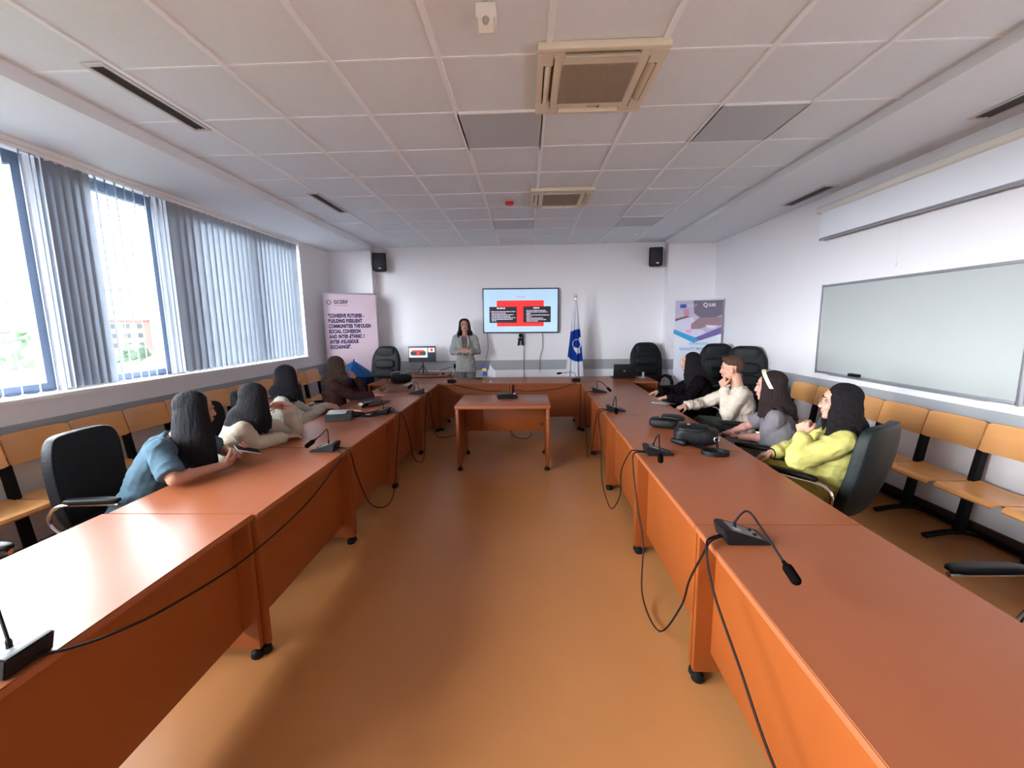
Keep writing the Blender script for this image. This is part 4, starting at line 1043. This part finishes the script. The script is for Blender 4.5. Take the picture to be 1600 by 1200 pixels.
def person(name, label, skin, lip, P, voxel=.0045):
    """P: joints in room coordinates. L/R are the person's own sides."""
    G = {k: (Vector(v) if isinstance(v, tuple) and len(v) == 3 else v) for k, v in P.items()}
    t = bpy.data.objects.new(name, None); COL.objects.link(t); org = V(G['hips'].x, G['hips'].y, 0); t.location = org
    tag(t, label, 'person'); tr = Matrix.Translation(-org)
    def fin(nm, bm, m_, par=t, **kw):
        for v in bm.verts: v.co -= org
        return obj(nm, bm, m_, par, **kw)
    k = G.get('k', 1.0)
    hips, chest, neck, head = G['hips'], G['chest'], G['neck'], G['head']
    tf = Vector((G['face'][0], G['face'][1], 0)).normalized(); ts = tf.cross(V(0, 0, 1))       # ts: the person's right
    sf = G.get('sface'); sf = Vector((sf[0], sf[1], 0)).normalized() if sf else tf; ss = sf.cross(V(0, 0, 1))
    if 'sroll' in G: ss = (ss+V(0, 0, G['sroll'])).normalized()
    wide = G.get('wide', 1.0)
    belly = hips.lerp(chest, .5)+tf*.015
    sw = .165*wide*k
    up = (neck-chest).normalized(); uf = ss.cross(up)*-1
    if uf.dot(sf) < 0: uf = -uf
    HM = headM(head, G['look'], G.get('roll', 0)); hk = G.get('hk', 1.0)*k
    def H(x, y, z): return HM @ (V(x, y, z)*hk)
    sh = {'R': neck+ss*sw-up*.055*k, 'L': neck-ss*sw-up*.055*k}
    arm = {s: (sh[s], G['elbow'+s], G['wrist'+s]) for s in 'RL'}
    def torso(b, g, top=True, low=True):
        secs = []
        md = (tf+sf).normalized(); ms = md.cross(V(0, 0, 1))
        if low: secs += [(hips-V(0, 0, .09*k), ts, tf, .15*wide*k+g, .10*k+g), (hips, ts, tf, .172*wide*k+g, .125*k+g)]
        secs += [(belly, ms, md, .145*wide*k+g, .115*wide*k+g), (chest, ss, sf, .152*wide*k+g, .118*k*G.get('bust', 1)+g), (chest.lerp(neck, .55), ss, uf, .155*wide*k+g, .10*k+g)]
        secs += [(neck-up*.045*k, ss, uf, .135*wide*k+g, .072*k+g), (neck-up*.012*k, ss, uf, .075*k+g, .058*k+g)]
        loft(b, secs)
        for s in 'RL': caps(b, chest.lerp(neck, .5)+ss*(.1 if s == 'R' else -.1)*wide*k, sh[s]+ (neck-sh[s])*.12, .07*k+g, .052*k+g)
    # ---- body
    b = B(); torso(b, -.008)
    nb = H(0, -.025, -.075); caps(b, neck-up*.04*k, nb, .056*k, .050*k); caps(b, neck-up*.02*k, H(0, .0, -.085), .05*k, .046*k)
    # head
    hM3 = HM.to_3x3()
    E_ = lambda x, y, z, rx, ry, rz: ell(b, H(x, y, z), (rx*hk, ry*hk, rz*hk), hM3)
    E_(0, -.012, .032, .075, .093, .083); E_(0, .012, -.035, .060, .074, .078); E_(0, .045, -.075, .036, .040, .034); E_(0, .068, -.092, .019, .018, .017)
    E_(0, .052, .042, .056, .032, .036)
    for s in (-1, 1):
        E_(s*.036, .058, -.022, .024, .026, .028); E_(s*.030, .079, .027, .024, .012, .009); E_(s*.045, .03, -.068, .020, .035, .024)
        E_(s*.077, -.008, -.010, .009, .019, .031); E_(s*.081, -.010, .006, .007, .014, .016); E_(s*.010, .092, -.030, .009, .012, .008)
    for z, y, r in ((.016, .083, .008), (.0, .089, .009), (-.014, .095, .010), (-.026, .099, .0115)): E_(0, y, z, r*.95, r*1.1, r*1.2)
    E_(0, .085, -.053, .022, .013, .0075); E_(0, .083, -.064, .019, .013, .0075)
    for s in 'RL':
        a, e, w_ = arm[s]
        caps(b, a, e, .046*k, .037*k); caps(b, e, w_+(e-w_)*.05, .038*k, .025*k); caps(b, e+(w_-e)*.25, e+(w_-e)*.35, .040*k, .036*k)
        hd = G['hand'+s]; hand(b, w_, Vector(hd[0]), Vector(hd[1]), Vector(hd[2]), hd[3], G.get('hs', .98)*k, thumb_in=hd[4] if len(hd) > 4 else .3)
    for s in 'RL':
        q = ts if s == 'R' else -ts; hp = hips+q*.085*wide*k-V(0, 0, .03); kn, an = G['knee'+s], G['ankle'+s]
        caps(b, hp, kn, .085*k*wide, .055*k); caps(b, kn, an, .054*k, .036*k); ft = G.get('toe'+s) or an+tf*.13+V(0, 0, -.05)
        caps(b, an+V(0, 0, -.03), ft, .034*k, .026*k)
    b = blend_mesh(b, voxel, 2)
    lc = H(0, .095, -.0585)
    for f in b.faces:
        c = HM.inverted() @ f.calc_center_median()/1.0
        c = c/hk
        if abs(c.x) < .024 and abs(c.z+.0585) < .0105*(1-abs(c.x)/.034) and c.y > .08: f.material_index = 1
    body = fin('body', b, skin_mat(skin_n(skin), skin, lip))
    # ---- face details
    for s in (-1, 1):
        b = B(); c = V(s*.030, .0645, .010); n_, h_ = 16, 10; ell(b, (0, 0, 0), (.0125, .0125, .0125), None, 20, 14)
        for v in b.verts: v.co = V(v.co.x, v.co.z, -v.co.y)
        for f in b.faces:
            q = f.calc_center_median(); r = math.hypot(q.x, q.z); f.material_index = 2 if (q.y > 0 and r < .0028) else 1 if (q.y > 0 and r < .0062) else 0
        for v in b.verts: v.co = HM @ ((v.co+c)*hk)
        fin('eye', b, [mat('eye white', (140, 132, 126), .4, 0, spec=.2), mat('iris', (60, 40, 30), .3, 0), mat('pupil', (8, 8, 8), .2, 0)])
        b = B(); sweep(b, [H(s*.014, .0875, .033), H(s*.03, .0855, .0385), H(s*.047, .072, .034)], [.0022, .0034, .0014], 6)
        fin('eyebrow', b, mat('eyebrow '+str(G['hair'][1]), G['hair'][1], .7, spec=.1))
        b = B(); sweep(b, [H(s*.019, .076, .0145), H(s*.03, .0792, .0195), H(s*.042, .071, .0145)], .0016, 6); fin('eyelashes', b, mat('lash', (20, 14, 12), .6))
    # ---- clothes
    wr = G.get('wrinkle', .005)
    def disp(co, nr):
        f = noise.noise(co*9+V(3, 1, 7)); g = noise.noise(V(co.x*22, co.y*22, co.z*38)); r = 1-abs(noise.noise(V(co.x*13, co.y*13, co.z*9)+V(5, 5, 5)))*2
        u = noise.noise(V(co.x*7, co.y*7, co.z*17)+V(2, 8, 1)); return wr*(f*.8+g*.6+u*1.3+max(0, r-.45)*2.0)
    if 'under' in G:
        b = B(); torso(b, .0, low=False); b = blend_mesh(b, .008, 3); fin('undershirt', b, mat('cloth '+skin_n(G['under']), G['under'], .85, .05, 30))
    tm = mat('cloth top '+skin_n(G['top']), G['top'], .9, .05, 40, .15, 500, spec=.1)
    b = B(); g0 = G.get('ease', .012); torso(b, g0)
    if G.get('hem'):     # long jacket skirt
        z = G['hem']; loft(b, [(V(hips.x, hips.y, z), ts, tf, .20*wide, .15), (V(hips.x, hips.y, z+.02), ts, tf, .205*wide, .155), (hips+V(0, 0, .05), ts, tf, .185*wide, .14), (belly, ts, tf, .155*wide, .125)])
    for s in 'RL':
        a, e, w_ = arm[s]
        if G.get('sleeve', 'long') == 'long':
            sl_ = G.get('sl', .012)
            caps(b, a, e, .050*k+sl_, .044*k+sl_); p = w_.lerp(e, .10); caps(b, e, p.lerp(e, .05), .044*k+sl_, .032*k+sl_*.9)
            ax = (p-e).normalized(); cyl(b, p-ax*.03, p+ax*.006, .034*k+sl_*.9, .036*k+sl_*.9)
        else:
            q = a.lerp(e, G.get('slen', .72)); ax = (q-a).normalized(); caps(b, a, a+ax*.04, .056*k, .058*k); sweep(b, [a, a.lerp(q, .5), q], [.056*k, .062*k, .068*k], 18)
    b = blend_mesh(b, .0065, 4, disp)
    fin(G.get('topname', 'shirt'), b, tm)
    if 'collar' in G:
        b = B(); n = 24
        for rr, z0, z1 in ((.062, -.005, .035),):
            rows = []
            for i in range(n+1):
                a = -PI/2+.35+(2*PI-.7)*i/n; a = PI/2+.35+(2*PI-.7)*i/n
                o_ = ss*math.cos(a)*rr*k+uf*math.sin(a)*rr*k
                c = neck+up*-.012
                rows.append([b.verts.new(c+o_*1.05+up*z0), b.verts.new(c+o_*.98+up*z1), b.verts.new(c+o_*1.35+up*(z1-.03)), b.verts.new(c+o_*1.45+up*(z0-.005))])
            for i in range(n):
                for j in range(3): b.faces.new((rows[i][j], rows[i+1][j], rows[i+1][j+1], rows[i][j+1]))
        bmesh.ops.solidify(b, geom=b.faces[:], thickness=.003); fin('collar', b, mat('cloth collar '+skin_n(G['collar']), G['collar'], .85, .04))
    if 'vest' in G:
        b = B(); torso(b, g0+.007, low=True); b = blend_mesh(b, .008, 4, disp)
        fc = [f for f in b.faces if (lambda c: ((c-neck).dot(up) > -.035) or ((c-chest).dot(sf) > .03 and abs((c-chest).dot(ss)) < .05) or abs((c-neck).dot(ss)) > .125*k+max(0, -(c-neck).dot(up)-.18)*.5)(f.calc_center_median())]
        bmesh.ops.delete(b, geom=fc, context='FACES'); bmesh.ops.solidify(b, geom=b.faces[:], thickness=-.003)
        fin('waistcoat', b, mat('cloth vest', G['vest'], .8, .05))
    b = B()
    pg = .014
    loft(b, [(hips-V(0, 0, .10*k), ts, tf, .15*wide*k+pg, .10*k+pg), (hips, ts, tf, .172*wide*k+pg*.6, .125*k+pg*.6), (hips.lerp(belly, .45), ts, tf, .155*wide*k+pg*.5, .115*k+pg*.5)])
    for s in 'RL':
        q = ts if s == 'R' else -ts; hp = hips+q*.085*wide*k-V(0, 0, .03); kn, an = G['knee'+s], G['ankle'+s]
        caps(b, hp, kn, .088*k*wide+pg, .060*k+pg); caps(b, kn, an+V(0, 0, .02), .060*k+pg, .048*k+pg*.8)
    b = blend_mesh(b, .008, 4, disp); fin('trousers', b, mat('cloth bottom '+skin_n(G['pants']), G['pants'], .9, .06, 30, .1, 400, spec=.1))
    for s in 'RL':
        an = G['ankle'+s]; ft = G.get('toe'+s) or an+tf*.13+V(0, 0, -.05); b = B()
        hl = V(an.x, an.y, .035)-tf*.02; caps(b, hl, V(ft.x, ft.y, .028), .036, .034); caps(b, an+V(0, 0, -.0), hl, .038, .036)
        b = blend_mesh(b, .007, 3)
        for v in b.verts: v.co.z = max(v.co.z, .002)
        fin('shoe', b, mat('shoe '+skin_n(G.get('shoe', (40, 36, 36))), G.get('shoe', (40, 36, 36)), .5))
    # ---- hair
    style, hc = G['hair'][0], G['hair'][1]; hm = mat('hair '+str(hc), hc, .75, .4, 120, 1.0, 230, stretch=(1, 1, .10), spec=.18)
    rnd = random.Random(G.get('seed', 1)); b = B()
    if style == 'short':
        ell(b, H(0, -.020, .058), (.080*hk, .092*hk, .070*hk), hM3); ell(b, H(0, .03, .098), (.062*hk, .055*hk, .024*hk), hM3)
        ell(b, H(0, -.055, .02), (.068*hk, .058*hk, .068*hk), hM3)
        for i in range(60):
            a = rnd.uniform(-1, 1); y = rnd.uniform(-.08, .075); z = .118-.3*(y*y)-.028*a*a*1.5; p = H(a*.055, y, z); caps(b, p, p+hM3 @ V(rnd.uniform(-.01, .01), .012, .010)*hk, .008, .004, 8, 2)
    else:
        ln = G.get('hlen', .30); ell(b, H(0, -.026, .046), (.086*hk, .096*hk, .086*hk), hM3); ell(b, H(0, -.05, -.01), (.078*hk, .068*hk, .085*hk), hM3)
        dnv = V(0, 0, -1); bk = -(hM3 @ V(0, 1, 0)); bk.z = 0
        curly = G.get('curl', 0); nl = G.get('locks', 72)
        for i in range(nl):
            a = -2.15+4.3*i/(nl-1)                 # angle around the back of the head, 0 = straight back
            sx, cx = math.sin(a), -math.cos(a)
            r0 = .078+rnd.uniform(-.006, .008)
            y0 = cx*.088-.012
            p0 = H(sx*.04, -.015+cx*.03, .118); p1 = H(sx*.074, y0*.8, .075); p2 = H(sx*(.088+.004*rnd.random()), y0, .0)
            outw = (hM3 @ V(sx, cx, 0)); outw.z = 0
            vol = G.get('vol', .02)
            dnv = V(0, 0, -1)
            if abs(a) < 1.5 and G.get('push', 1): dnv = (V(0, 0, -1)*(1-.8*(1-abs(a)/1.5))+(chest-neck).normalized()*.8*(1-abs(a)/1.5)).normalized()
            p3 = p2+dnv*.11*hk+outw*vol*.5
            side_front = max(0, abs(a)-1.3)
            l2 = ln*(1+rnd.uniform(-.05, .04))*(1 if side_front < .5 else G.get('fl', .9))
            p4 = p2+dnv*(l2*.62)+outw*vol+bk*.01*rnd.random(); p5 = p2+dnv*l2+outw*(vol*rnd.uniform(.3, 1.3))+V(rnd.uniform(-1, 1), rnd.uniform(-1, 1), 0)*.012
            pts = [p0, p1, p2, p3, p4, p5]; Q = spline(pts, 6)
            for j, q in enumerate(Q):
                # keep strands outside the shoulders and back
                for c0, c1, rr in () if not G.get('push', 1) else ((chest, neck, .115), (neck, sh['R'], .062), (neck, sh['L'], .062), (neck, H(0, 0, -.07), .058)):
                    ab = c1-c0; tt = max(0, min(1, (q-c0).dot(ab)/ab.length_squared)); cc = c0+ab*tt; dd = q-cc
                    if dd.length < rr*k: q = cc+dd.normalized()*rr*k
                if curly: q = q+V(math.sin(j*1.1+i*2.3), math.cos(j*1.3+i), math.sin(j*.9+i*1.7)*.5)*.010*curly*min(1, j/6)
                Q[j] = q
            R0 = .016 if curly else .0145
            sweep(b, Q, [R0*(.75+.35*math.sin(min(1, j/8)*PI/2))*(1-.35*max(0, (j-len(Q)*.7)/(len(Q)*.3))) for j in range(len(Q))], 8)
    def hd_(co, nr):
        c = HM.inverted() @ co
        return .0022*noise.noise(V(co.x*90, co.y*90, co.z*14))+(.004*noise.noise(co*55) if G.get('curl') else 0)
    b = blend_mesh(b, .0055, 2, hd_)
    # open the face
    inv = HM.inverted(); dl = []
    fo = G.get('fringe', .072)
    for f in b.faces:
        c = (inv @ f.calc_center_median())/hk
        if style != 'short' and c.y > .015 and c.z < fo-(c.x*c.x)*5 and abs(c.x) < .066 and c.z > -.14 and c.y > .02+.35*abs(c.x)*0: dl.append(f)
    if dl: bmesh.ops.delete(b, geom=dl, context='FACES')
    fin('hair', b, hm)
    return t, HM, hk, fin, H
def skin_n(c): return '%d %d %d' % tuple(c)
def seated_legs(P, hips, face, spread=.12, reach=.40, kz=.53):
    f = V(face[0], face[1], 0).normalized(); s = f.cross(V(0, 0, 1)); h = Vector(hips)
    for n_, q in (('R', 1), ('L', -1)):
        kn = V(h.x, h.y, kz)+f*reach+s*q*spread; an = V(kn.x, kn.y, .09)+f*.04
        P['knee'+n_] = kn; P['ankle'+n_] = an
    return P
SK1, LP1 = (176, 128, 108), (176, 104, 98)
SK2, LP2 = (190, 144, 124), (156, 88, 84)
blkhair = (18, 16, 20); 
# 1 woman in blue t-shirt
P = dict(hips=(-2.40, 2.40, .56), chest=(-2.27, 2.43, .83), neck=(-2.16, 2.46, .985), head=(-2.09, 2.53, 1.125), look=(.62, .78, -.08), face=(1, .12), sface=(.95, .30), wide=1.12,
         elbowR=(-1.99, 2.20, .80), wristR=(-1.90, 2.45, .795), handR=((.35, .94, .12), (-.75, .3, .55), (.0, .2, 1), .75, .6),
         elbowL=(-2.14, 2.78, .80), wristL=(-1.96, 2.66, .80), handL=((.85, -.25, .15), (-.1, -.6, .8), (.3, .3, .8), .7, .6),
         top=(78, 100, 114), sleeve='short', slen=.86, pants=(60, 72, 100), hair=('long', (20, 20, 27)), hlen=.34, vol=.035, fl=1.0, topname='t_shirt', seed=2, roll=0, push=0)
seated_legs(P, P['hips'], P['face'])
person('person', 'person in blue t-shirt leaning on the left table with a phone', SK1, LP1, P)
phone('smartphone', 'pale edged smartphone held by the person in the blue t-shirt', (-1.83, 2.60, .845), (D(-24), D(12), D(-40)))
# 2 cream jacket
P = dict(hips=(-2.28, 2.97, .56), chest=(-2.17, 3.0, .81), neck=(-2.12, 3.03, .95), head=(-2.05, 3.06, 1.10), look=(.5, .86, -.12), face=(1, .2), sface=(.86, .5),
         elbowR=(-2.02, 2.95, .79), wristR=(-1.90, 3.14, .785), handR=((.4, .9, -.02), (0, 0, -1), (-.8, .3, 0), .35, .2),
         elbowL=(-1.94, 3.36, .79), wristL=(-1.93, 3.26, 1.00), handL=((-.75, -.35, .35), (-.3, -.9, -.2), (-.2, .2, 1), .9, .5),
         top=(180, 170, 152), pants=(70, 72, 84), hair=('long', (22, 20, 25)), hlen=.24, vol=.02, topname='jacket', sl=.018, ease=.018, collar=(180, 170, 152), seed=3)
seated_legs(P, P['hips'], P['face'])
person('person', 'person in cream jacket with hand at the cheek at the left tables', SK2, LP2, P)
# 3 white shirt with dark waistcoat
P = dict(hips=(-2.40, 3.86, .56), chest=(-2.40, 3.90, .84), neck=(-2.36, 3.93, .99), head=(-2.31, 3.97, 1.155), look=(.66, .75, .02), face=(1, .45), sface=(.9, .5),
         elbowR=(-2.20, 3.98, .735), wristR=(-2.12, 4.22, .80), handR=((.5, .86, .0), (0, 0, -1), (-.8, .3, 0), .4, .3),
         elbowL=(-2.30, 4.30, .74), wristL=(-2.14, 4.40, .80), handL=((.8, -.3, 0), (0, 0, -1), (.3, -.9, 0), .5, .3),
         top=(184, 180, 168), pants=(50, 52, 60), vest=(40, 44, 60), hair=('long', (20, 20, 27)), hlen=.22, vol=.03, topname='shirt', collar=(214, 210, 200), seed=4)
seated_legs(P, P['hips'], P['face'])
person('person', 'person in white shirt and dark waistcoat with black hair, left side', SK2, LP2, P)
# 4 curly
P = dict(hips=(-2.38, 5.0, .56), chest=(-2.38, 5.02, .84), neck=(-2.36, 5.05, .99), head=(-2.33, 5.09, 1.155), look=(.72, .68, -.02), face=(1, .35), sface=(.9, .42), wide=1.05,
         elbowR=(-2.13, 5.02, .79), wristR=(-1.93, 5.16, .775), handR=((.8, .6, 0), (0, 0, -1), (-.4, .9, 0), .35, .2),
         elbowL=(-2.10, 5.26, .79), wristL=(-2.17, 5.20, .99), handL=((-.45, -.15, .85), (-.8, .2, -.3), (.2, -.9, .2), .45, .3),
         top=(66, 44, 44), pants=(40, 40, 48), hair=('long', (66, 52, 46)), hlen=.27, vol=.05, curl=1.0, topname='sweater', sl=.018, seed=5, locks=54)
seated_legs(P, P['hips'], P['face'])
person('person', 'person with curly brown hair and maroon sweater resting chin on hand', SK2, LP2, P)
# 5 woman in black, right far
P = dict(hips=(2.10, 5.02, .56), chest=(2.08, 5.02, .84), neck=(2.03, 5.06, .985), head=(1.97, 5.10, 1.15), look=(-.88, .48, 0), face=(-1, .25), sface=(-.9, .3), wide=1.12,
         elbowR=(1.86, 5.34, .74), wristR=(1.64, 5.22, .78), handR=((-.95, -.1, -.1), (0, 0, -1), (.0, -.9, 0), .4, .3),
         elbowL=(1.86, 4.84, .74), wristL=(1.64, 4.86, .775), handL=((-.95, .1, -.1), (0, 0, -1), (0, .9, 0), .4, .3),
         top=(20, 16, 18), pants=(14, 14, 17), hair=('long', (20, 17, 19)), hlen=.34, vol=.02, fl=.7, topname='blouse', sl=.026, ease=.022, wrinkle=.008, seed=6)
seated_legs(P, P['hips'], P['face'])
person('person', 'person dressed in black with long straight black hair, right side', SK2, LP2, P)
# 6 man in cream sweater
P = dict(hips=(2.15, 4.18, .56), chest=(2.12, 4.20, .84), neck=(2.11, 4.23, 1.0), head=(2.06, 4.26, 1.165), look=(-.82, .56, -.10), face=(-1, .3), sface=(-.92, .36), wide=1.12, k=1.04,
         elbowL=(1.93, 4.02, .76), wristL=(1.96, 4.20, .985), handL=((-.05, .40, .8), (.6, .4, .1), (.4, -.6, .3), 1.15, .8),
         elbowR=(1.93, 4.56, .76), wristR=(1.68, 4.44, .755), handR=((-.85, -.4, -.15), (0, 0, -1), (.2, -.9, 0), .4, .3),
         top=(200, 188, 174), pants=(70, 74, 72), hair=('short', (72, 52, 42)), topname='sweater', sl=.016, ease=.016, wrinkle=.007, seed=7)
seated_legs(P, P['hips'], P['face'], reach=.36, kz=.58)
person('person', 'person with short brown hair in cream sweater, hand on mouth', (192, 144, 122), (165, 120, 110), P)
# 7 grey top headband
P = dict(hips=(1.99, 3.24, .56), chest=(1.97, 3.26, .81), neck=(1.95, 3.31, .955), head=(1.92, 3.34, 1.12), look=(-.80, .60, -.05), face=(-.9, .5), sface=(-.85, .52), wide=1.06,
         elbowL=(1.87, 3.26, .73), wristL=(1.80, 3.54, .66), handL=((-.25, .95, -.1), (.3, .1, -.9), (-.8, .1, 0), .45, .3),
         elbowR=(1.92, 3.62, .74), wristR=(1.79, 3.66, .67), handR=((-.4, .6, -.2), (0, .1, -.95), (.8, .3, 0), .45, .3),
         top=(112, 108, 114), sleeve='short', slen=.80, pants=(110, 116, 122), hair=('long', (40, 28, 28)), hlen=.25, vol=.03, topname='t_shirt', seed=8, fringe=.066)
seated_legs(P, P['hips'], P['face'], kz=.58)
t, HM, hk, fin, H = person('person', 'person in grey top wearing a cream headband, right side', (192, 138, 126), (162, 112, 108), P)
b = B(); n = 24; rows = []
for i in range(n+1):
    a = -.15+(PI+.3)*i/n; p = V(.108*math.cos(a), -.014+.058*math.sin(a), .018+.118*math.sin(a)); o_ = V(math.cos(a), 0, math.sin(a))*.003
    rows.append([b.verts.new(H(*(p-V(0, .014, 0)-o_))), b.verts.new(H(*(p+V(0, .014, 0)-o_))), b.verts.new(H(*(p+V(0, .014, 0)+o_))), b.verts.new(H(*(p-V(0, .014, 0)+o_)))])
rings(b, rows); fin('headband', b, mat('cream headband', (196, 190, 160), .5))
b = B(); caps(b, H(-.083, -.004, -.008), H(-.087, .004, -.022), .006, .004); fin('earbud', b, white_m)
b = B(); w0 = Vector(P['wristL'])+V(-.0, -.02, .0); R_ = (Vector(P['wristL'])-Vector(P['elbowL'])).normalized(); s_, u_ = basis(R_)
sweep(b, [w0+s_*.031*math.cos(a)+u_*.031*math.sin(a) for a in [k*PI/10 for k in range(21)]], .0045, 6); fin('bracelet', b, chrome_m)
# 8 yellow shirt with glasses
P = dict(hips=(1.98, 2.70, .55), chest=(1.97, 2.67, .79), neck=(2.01, 2.68, .95), head=(2.00, 2.71, 1.11), look=(-.86, .50, .0), face=(-.8, .6), sface=(-.86, .5), wide=1.04,
         elbowL=(1.68, 2.58, .775), wristL=(1.75, 2.65, .915), handL=((.10, .35, .75), (.65, .5, .0), (.5, -.7, .3), 1.25, .8),
         elbowR=(1.97, 3.02, .74), wristR=(1.77, 2.98, .70), handR=((-.7, .35, -.25), (0, 0, -1), (-.3, -.9, 0), .6, .3),
         top=(184, 178, 104), pants=(168, 158, 88), under=(150, 98, 62), hair=('long', (20, 17, 19)), hlen=.33, vol=.045, fl=.8, curl=.35, topname='shirt', sl=.016, ease=.016, wrinkle=.007, collar=(236, 230, 126), seed=9)
seated_legs(P, P['hips'], P['face'], kz=.57)
t, HM, hk, fin, H = person('person', 'person in yellow shirt and glasses with long dark hair', SK2, LP2, P)
b = B()
for s in (-1, 1):
    sweep(b, [H(s*.032+.021*math.cos(a), .103-.006*abs(math.cos(a)), .008+.018*math.sin(a)) for a in [k*PI/10 for k in range(21)]], .0013, 6)
    sweep(b, [H(s*.053, .099, .012), H(s*.078, .05, .014), H(s*.082, -.005, .008)], .0013, 6)
sweep(b, [H(-.011, .103, .012), H(0, .106, .015), H(.011, .103, .012)], .0013, 6); fin('glasses', b, mat('metal glasses', (150, 140, 140), .3, metal=.8))
b = B(); w0 = Vector(P['wristR']); R_ = (Vector(P['wristR'])-Vector(P['elbowR'])).normalized(); s_, u_ = basis(R_); w0 = w0+R_*.012
sweep(b, [w0+s_*.031*math.cos(a)+u_*.031*math.sin(a) for a in [k*PI/10 for k in range(21)]], .005, 6); fin('watch', b, blk_m)
# 9 presenter
P = dict(hips=(-1.10, 7.55, .92), chest=(-1.10, 7.55, 1.24), neck=(-1.10, 7.56, 1.455), head=(-1.10, 7.54, 1.625), look=(.10, -1, .08), face=(.05, -1), wide=.96, k=1.0,
         elbowR=(-1.33, 7.55, 1.16), wristR=(-1.17, 7.35, 1.175), handR=((.9, -.25, .15), (.1, .9, -.2), (0, .0, 1), .6, .4),
         elbowL=(-.88, 7.55, 1.16), wristL=(-1.01, 7.35, 1.17), handL=((-.9, -.25, .15), (-.1, .9, -.2), (0, 0, 1), .8, .5),
         kneeR=(-1.19, 7.53, .50), kneeL=(-1.00, 7.54, .50), ankleR=(-1.20, 7.56, .09), ankleL=(-.99, 7.56, .09),
         top=(150, 151, 150), pants=(112, 116, 118), under=(96, 82, 76), hair=('long', (44, 30, 34)), hlen=.20, vol=.035, topname='blazer', hem=.80, sl=.018, ease=.016, seed=11, shoe=(60, 56, 54), roll=.06)
t, HM, hk, fin, H = person('person', 'person standing in a long light grey blazer with clasped hands', SK2, LP2, P)
# open blazer front: brown top showing and lapels
o = V(-1.10, 7.55, 0)
b = B()
F_ = lambda x, z, y: V(x-.0, y, z)
def wedge(pts, th, m_, nm):
    b = B(); prism(b, pts, lambda u, v, d: V(-1.10+u, 7.55-(.128+.03*math.sin(max(0, min(1, (v-.85)/.5))*PI)*.6-.06*max(0, (v-1.30)/.16)**1.0)+.25*u*u*2+d, v), 0, th)
    return fin(nm, b, m_, smooth=False)
wedge([(-.045, 1.44), (-.02, 1.30), (-.005, 1.10), (.03, 1.10), (.035, 1.30), (.045, 1.44)], -.012, mat('cloth '+skin_n((96, 82, 76)), (96, 82, 76)), 'blouse_front')
lap = mat('lapel grey', (140, 142, 140), .85)
wedge([(-.065, 1.45), (-.10, 1.33), (-.015, 1.06), (-.008, 1.10), (-.03, 1.30), (-.045, 1.44)], -.02, lap, 'lapel')
wedge([(.065, 1.45), (.10, 1.33), (.035, 1.06), (.028, 1.10), (.04, 1.30), (.045, 1.44)], -.02, lap, 'lapel')
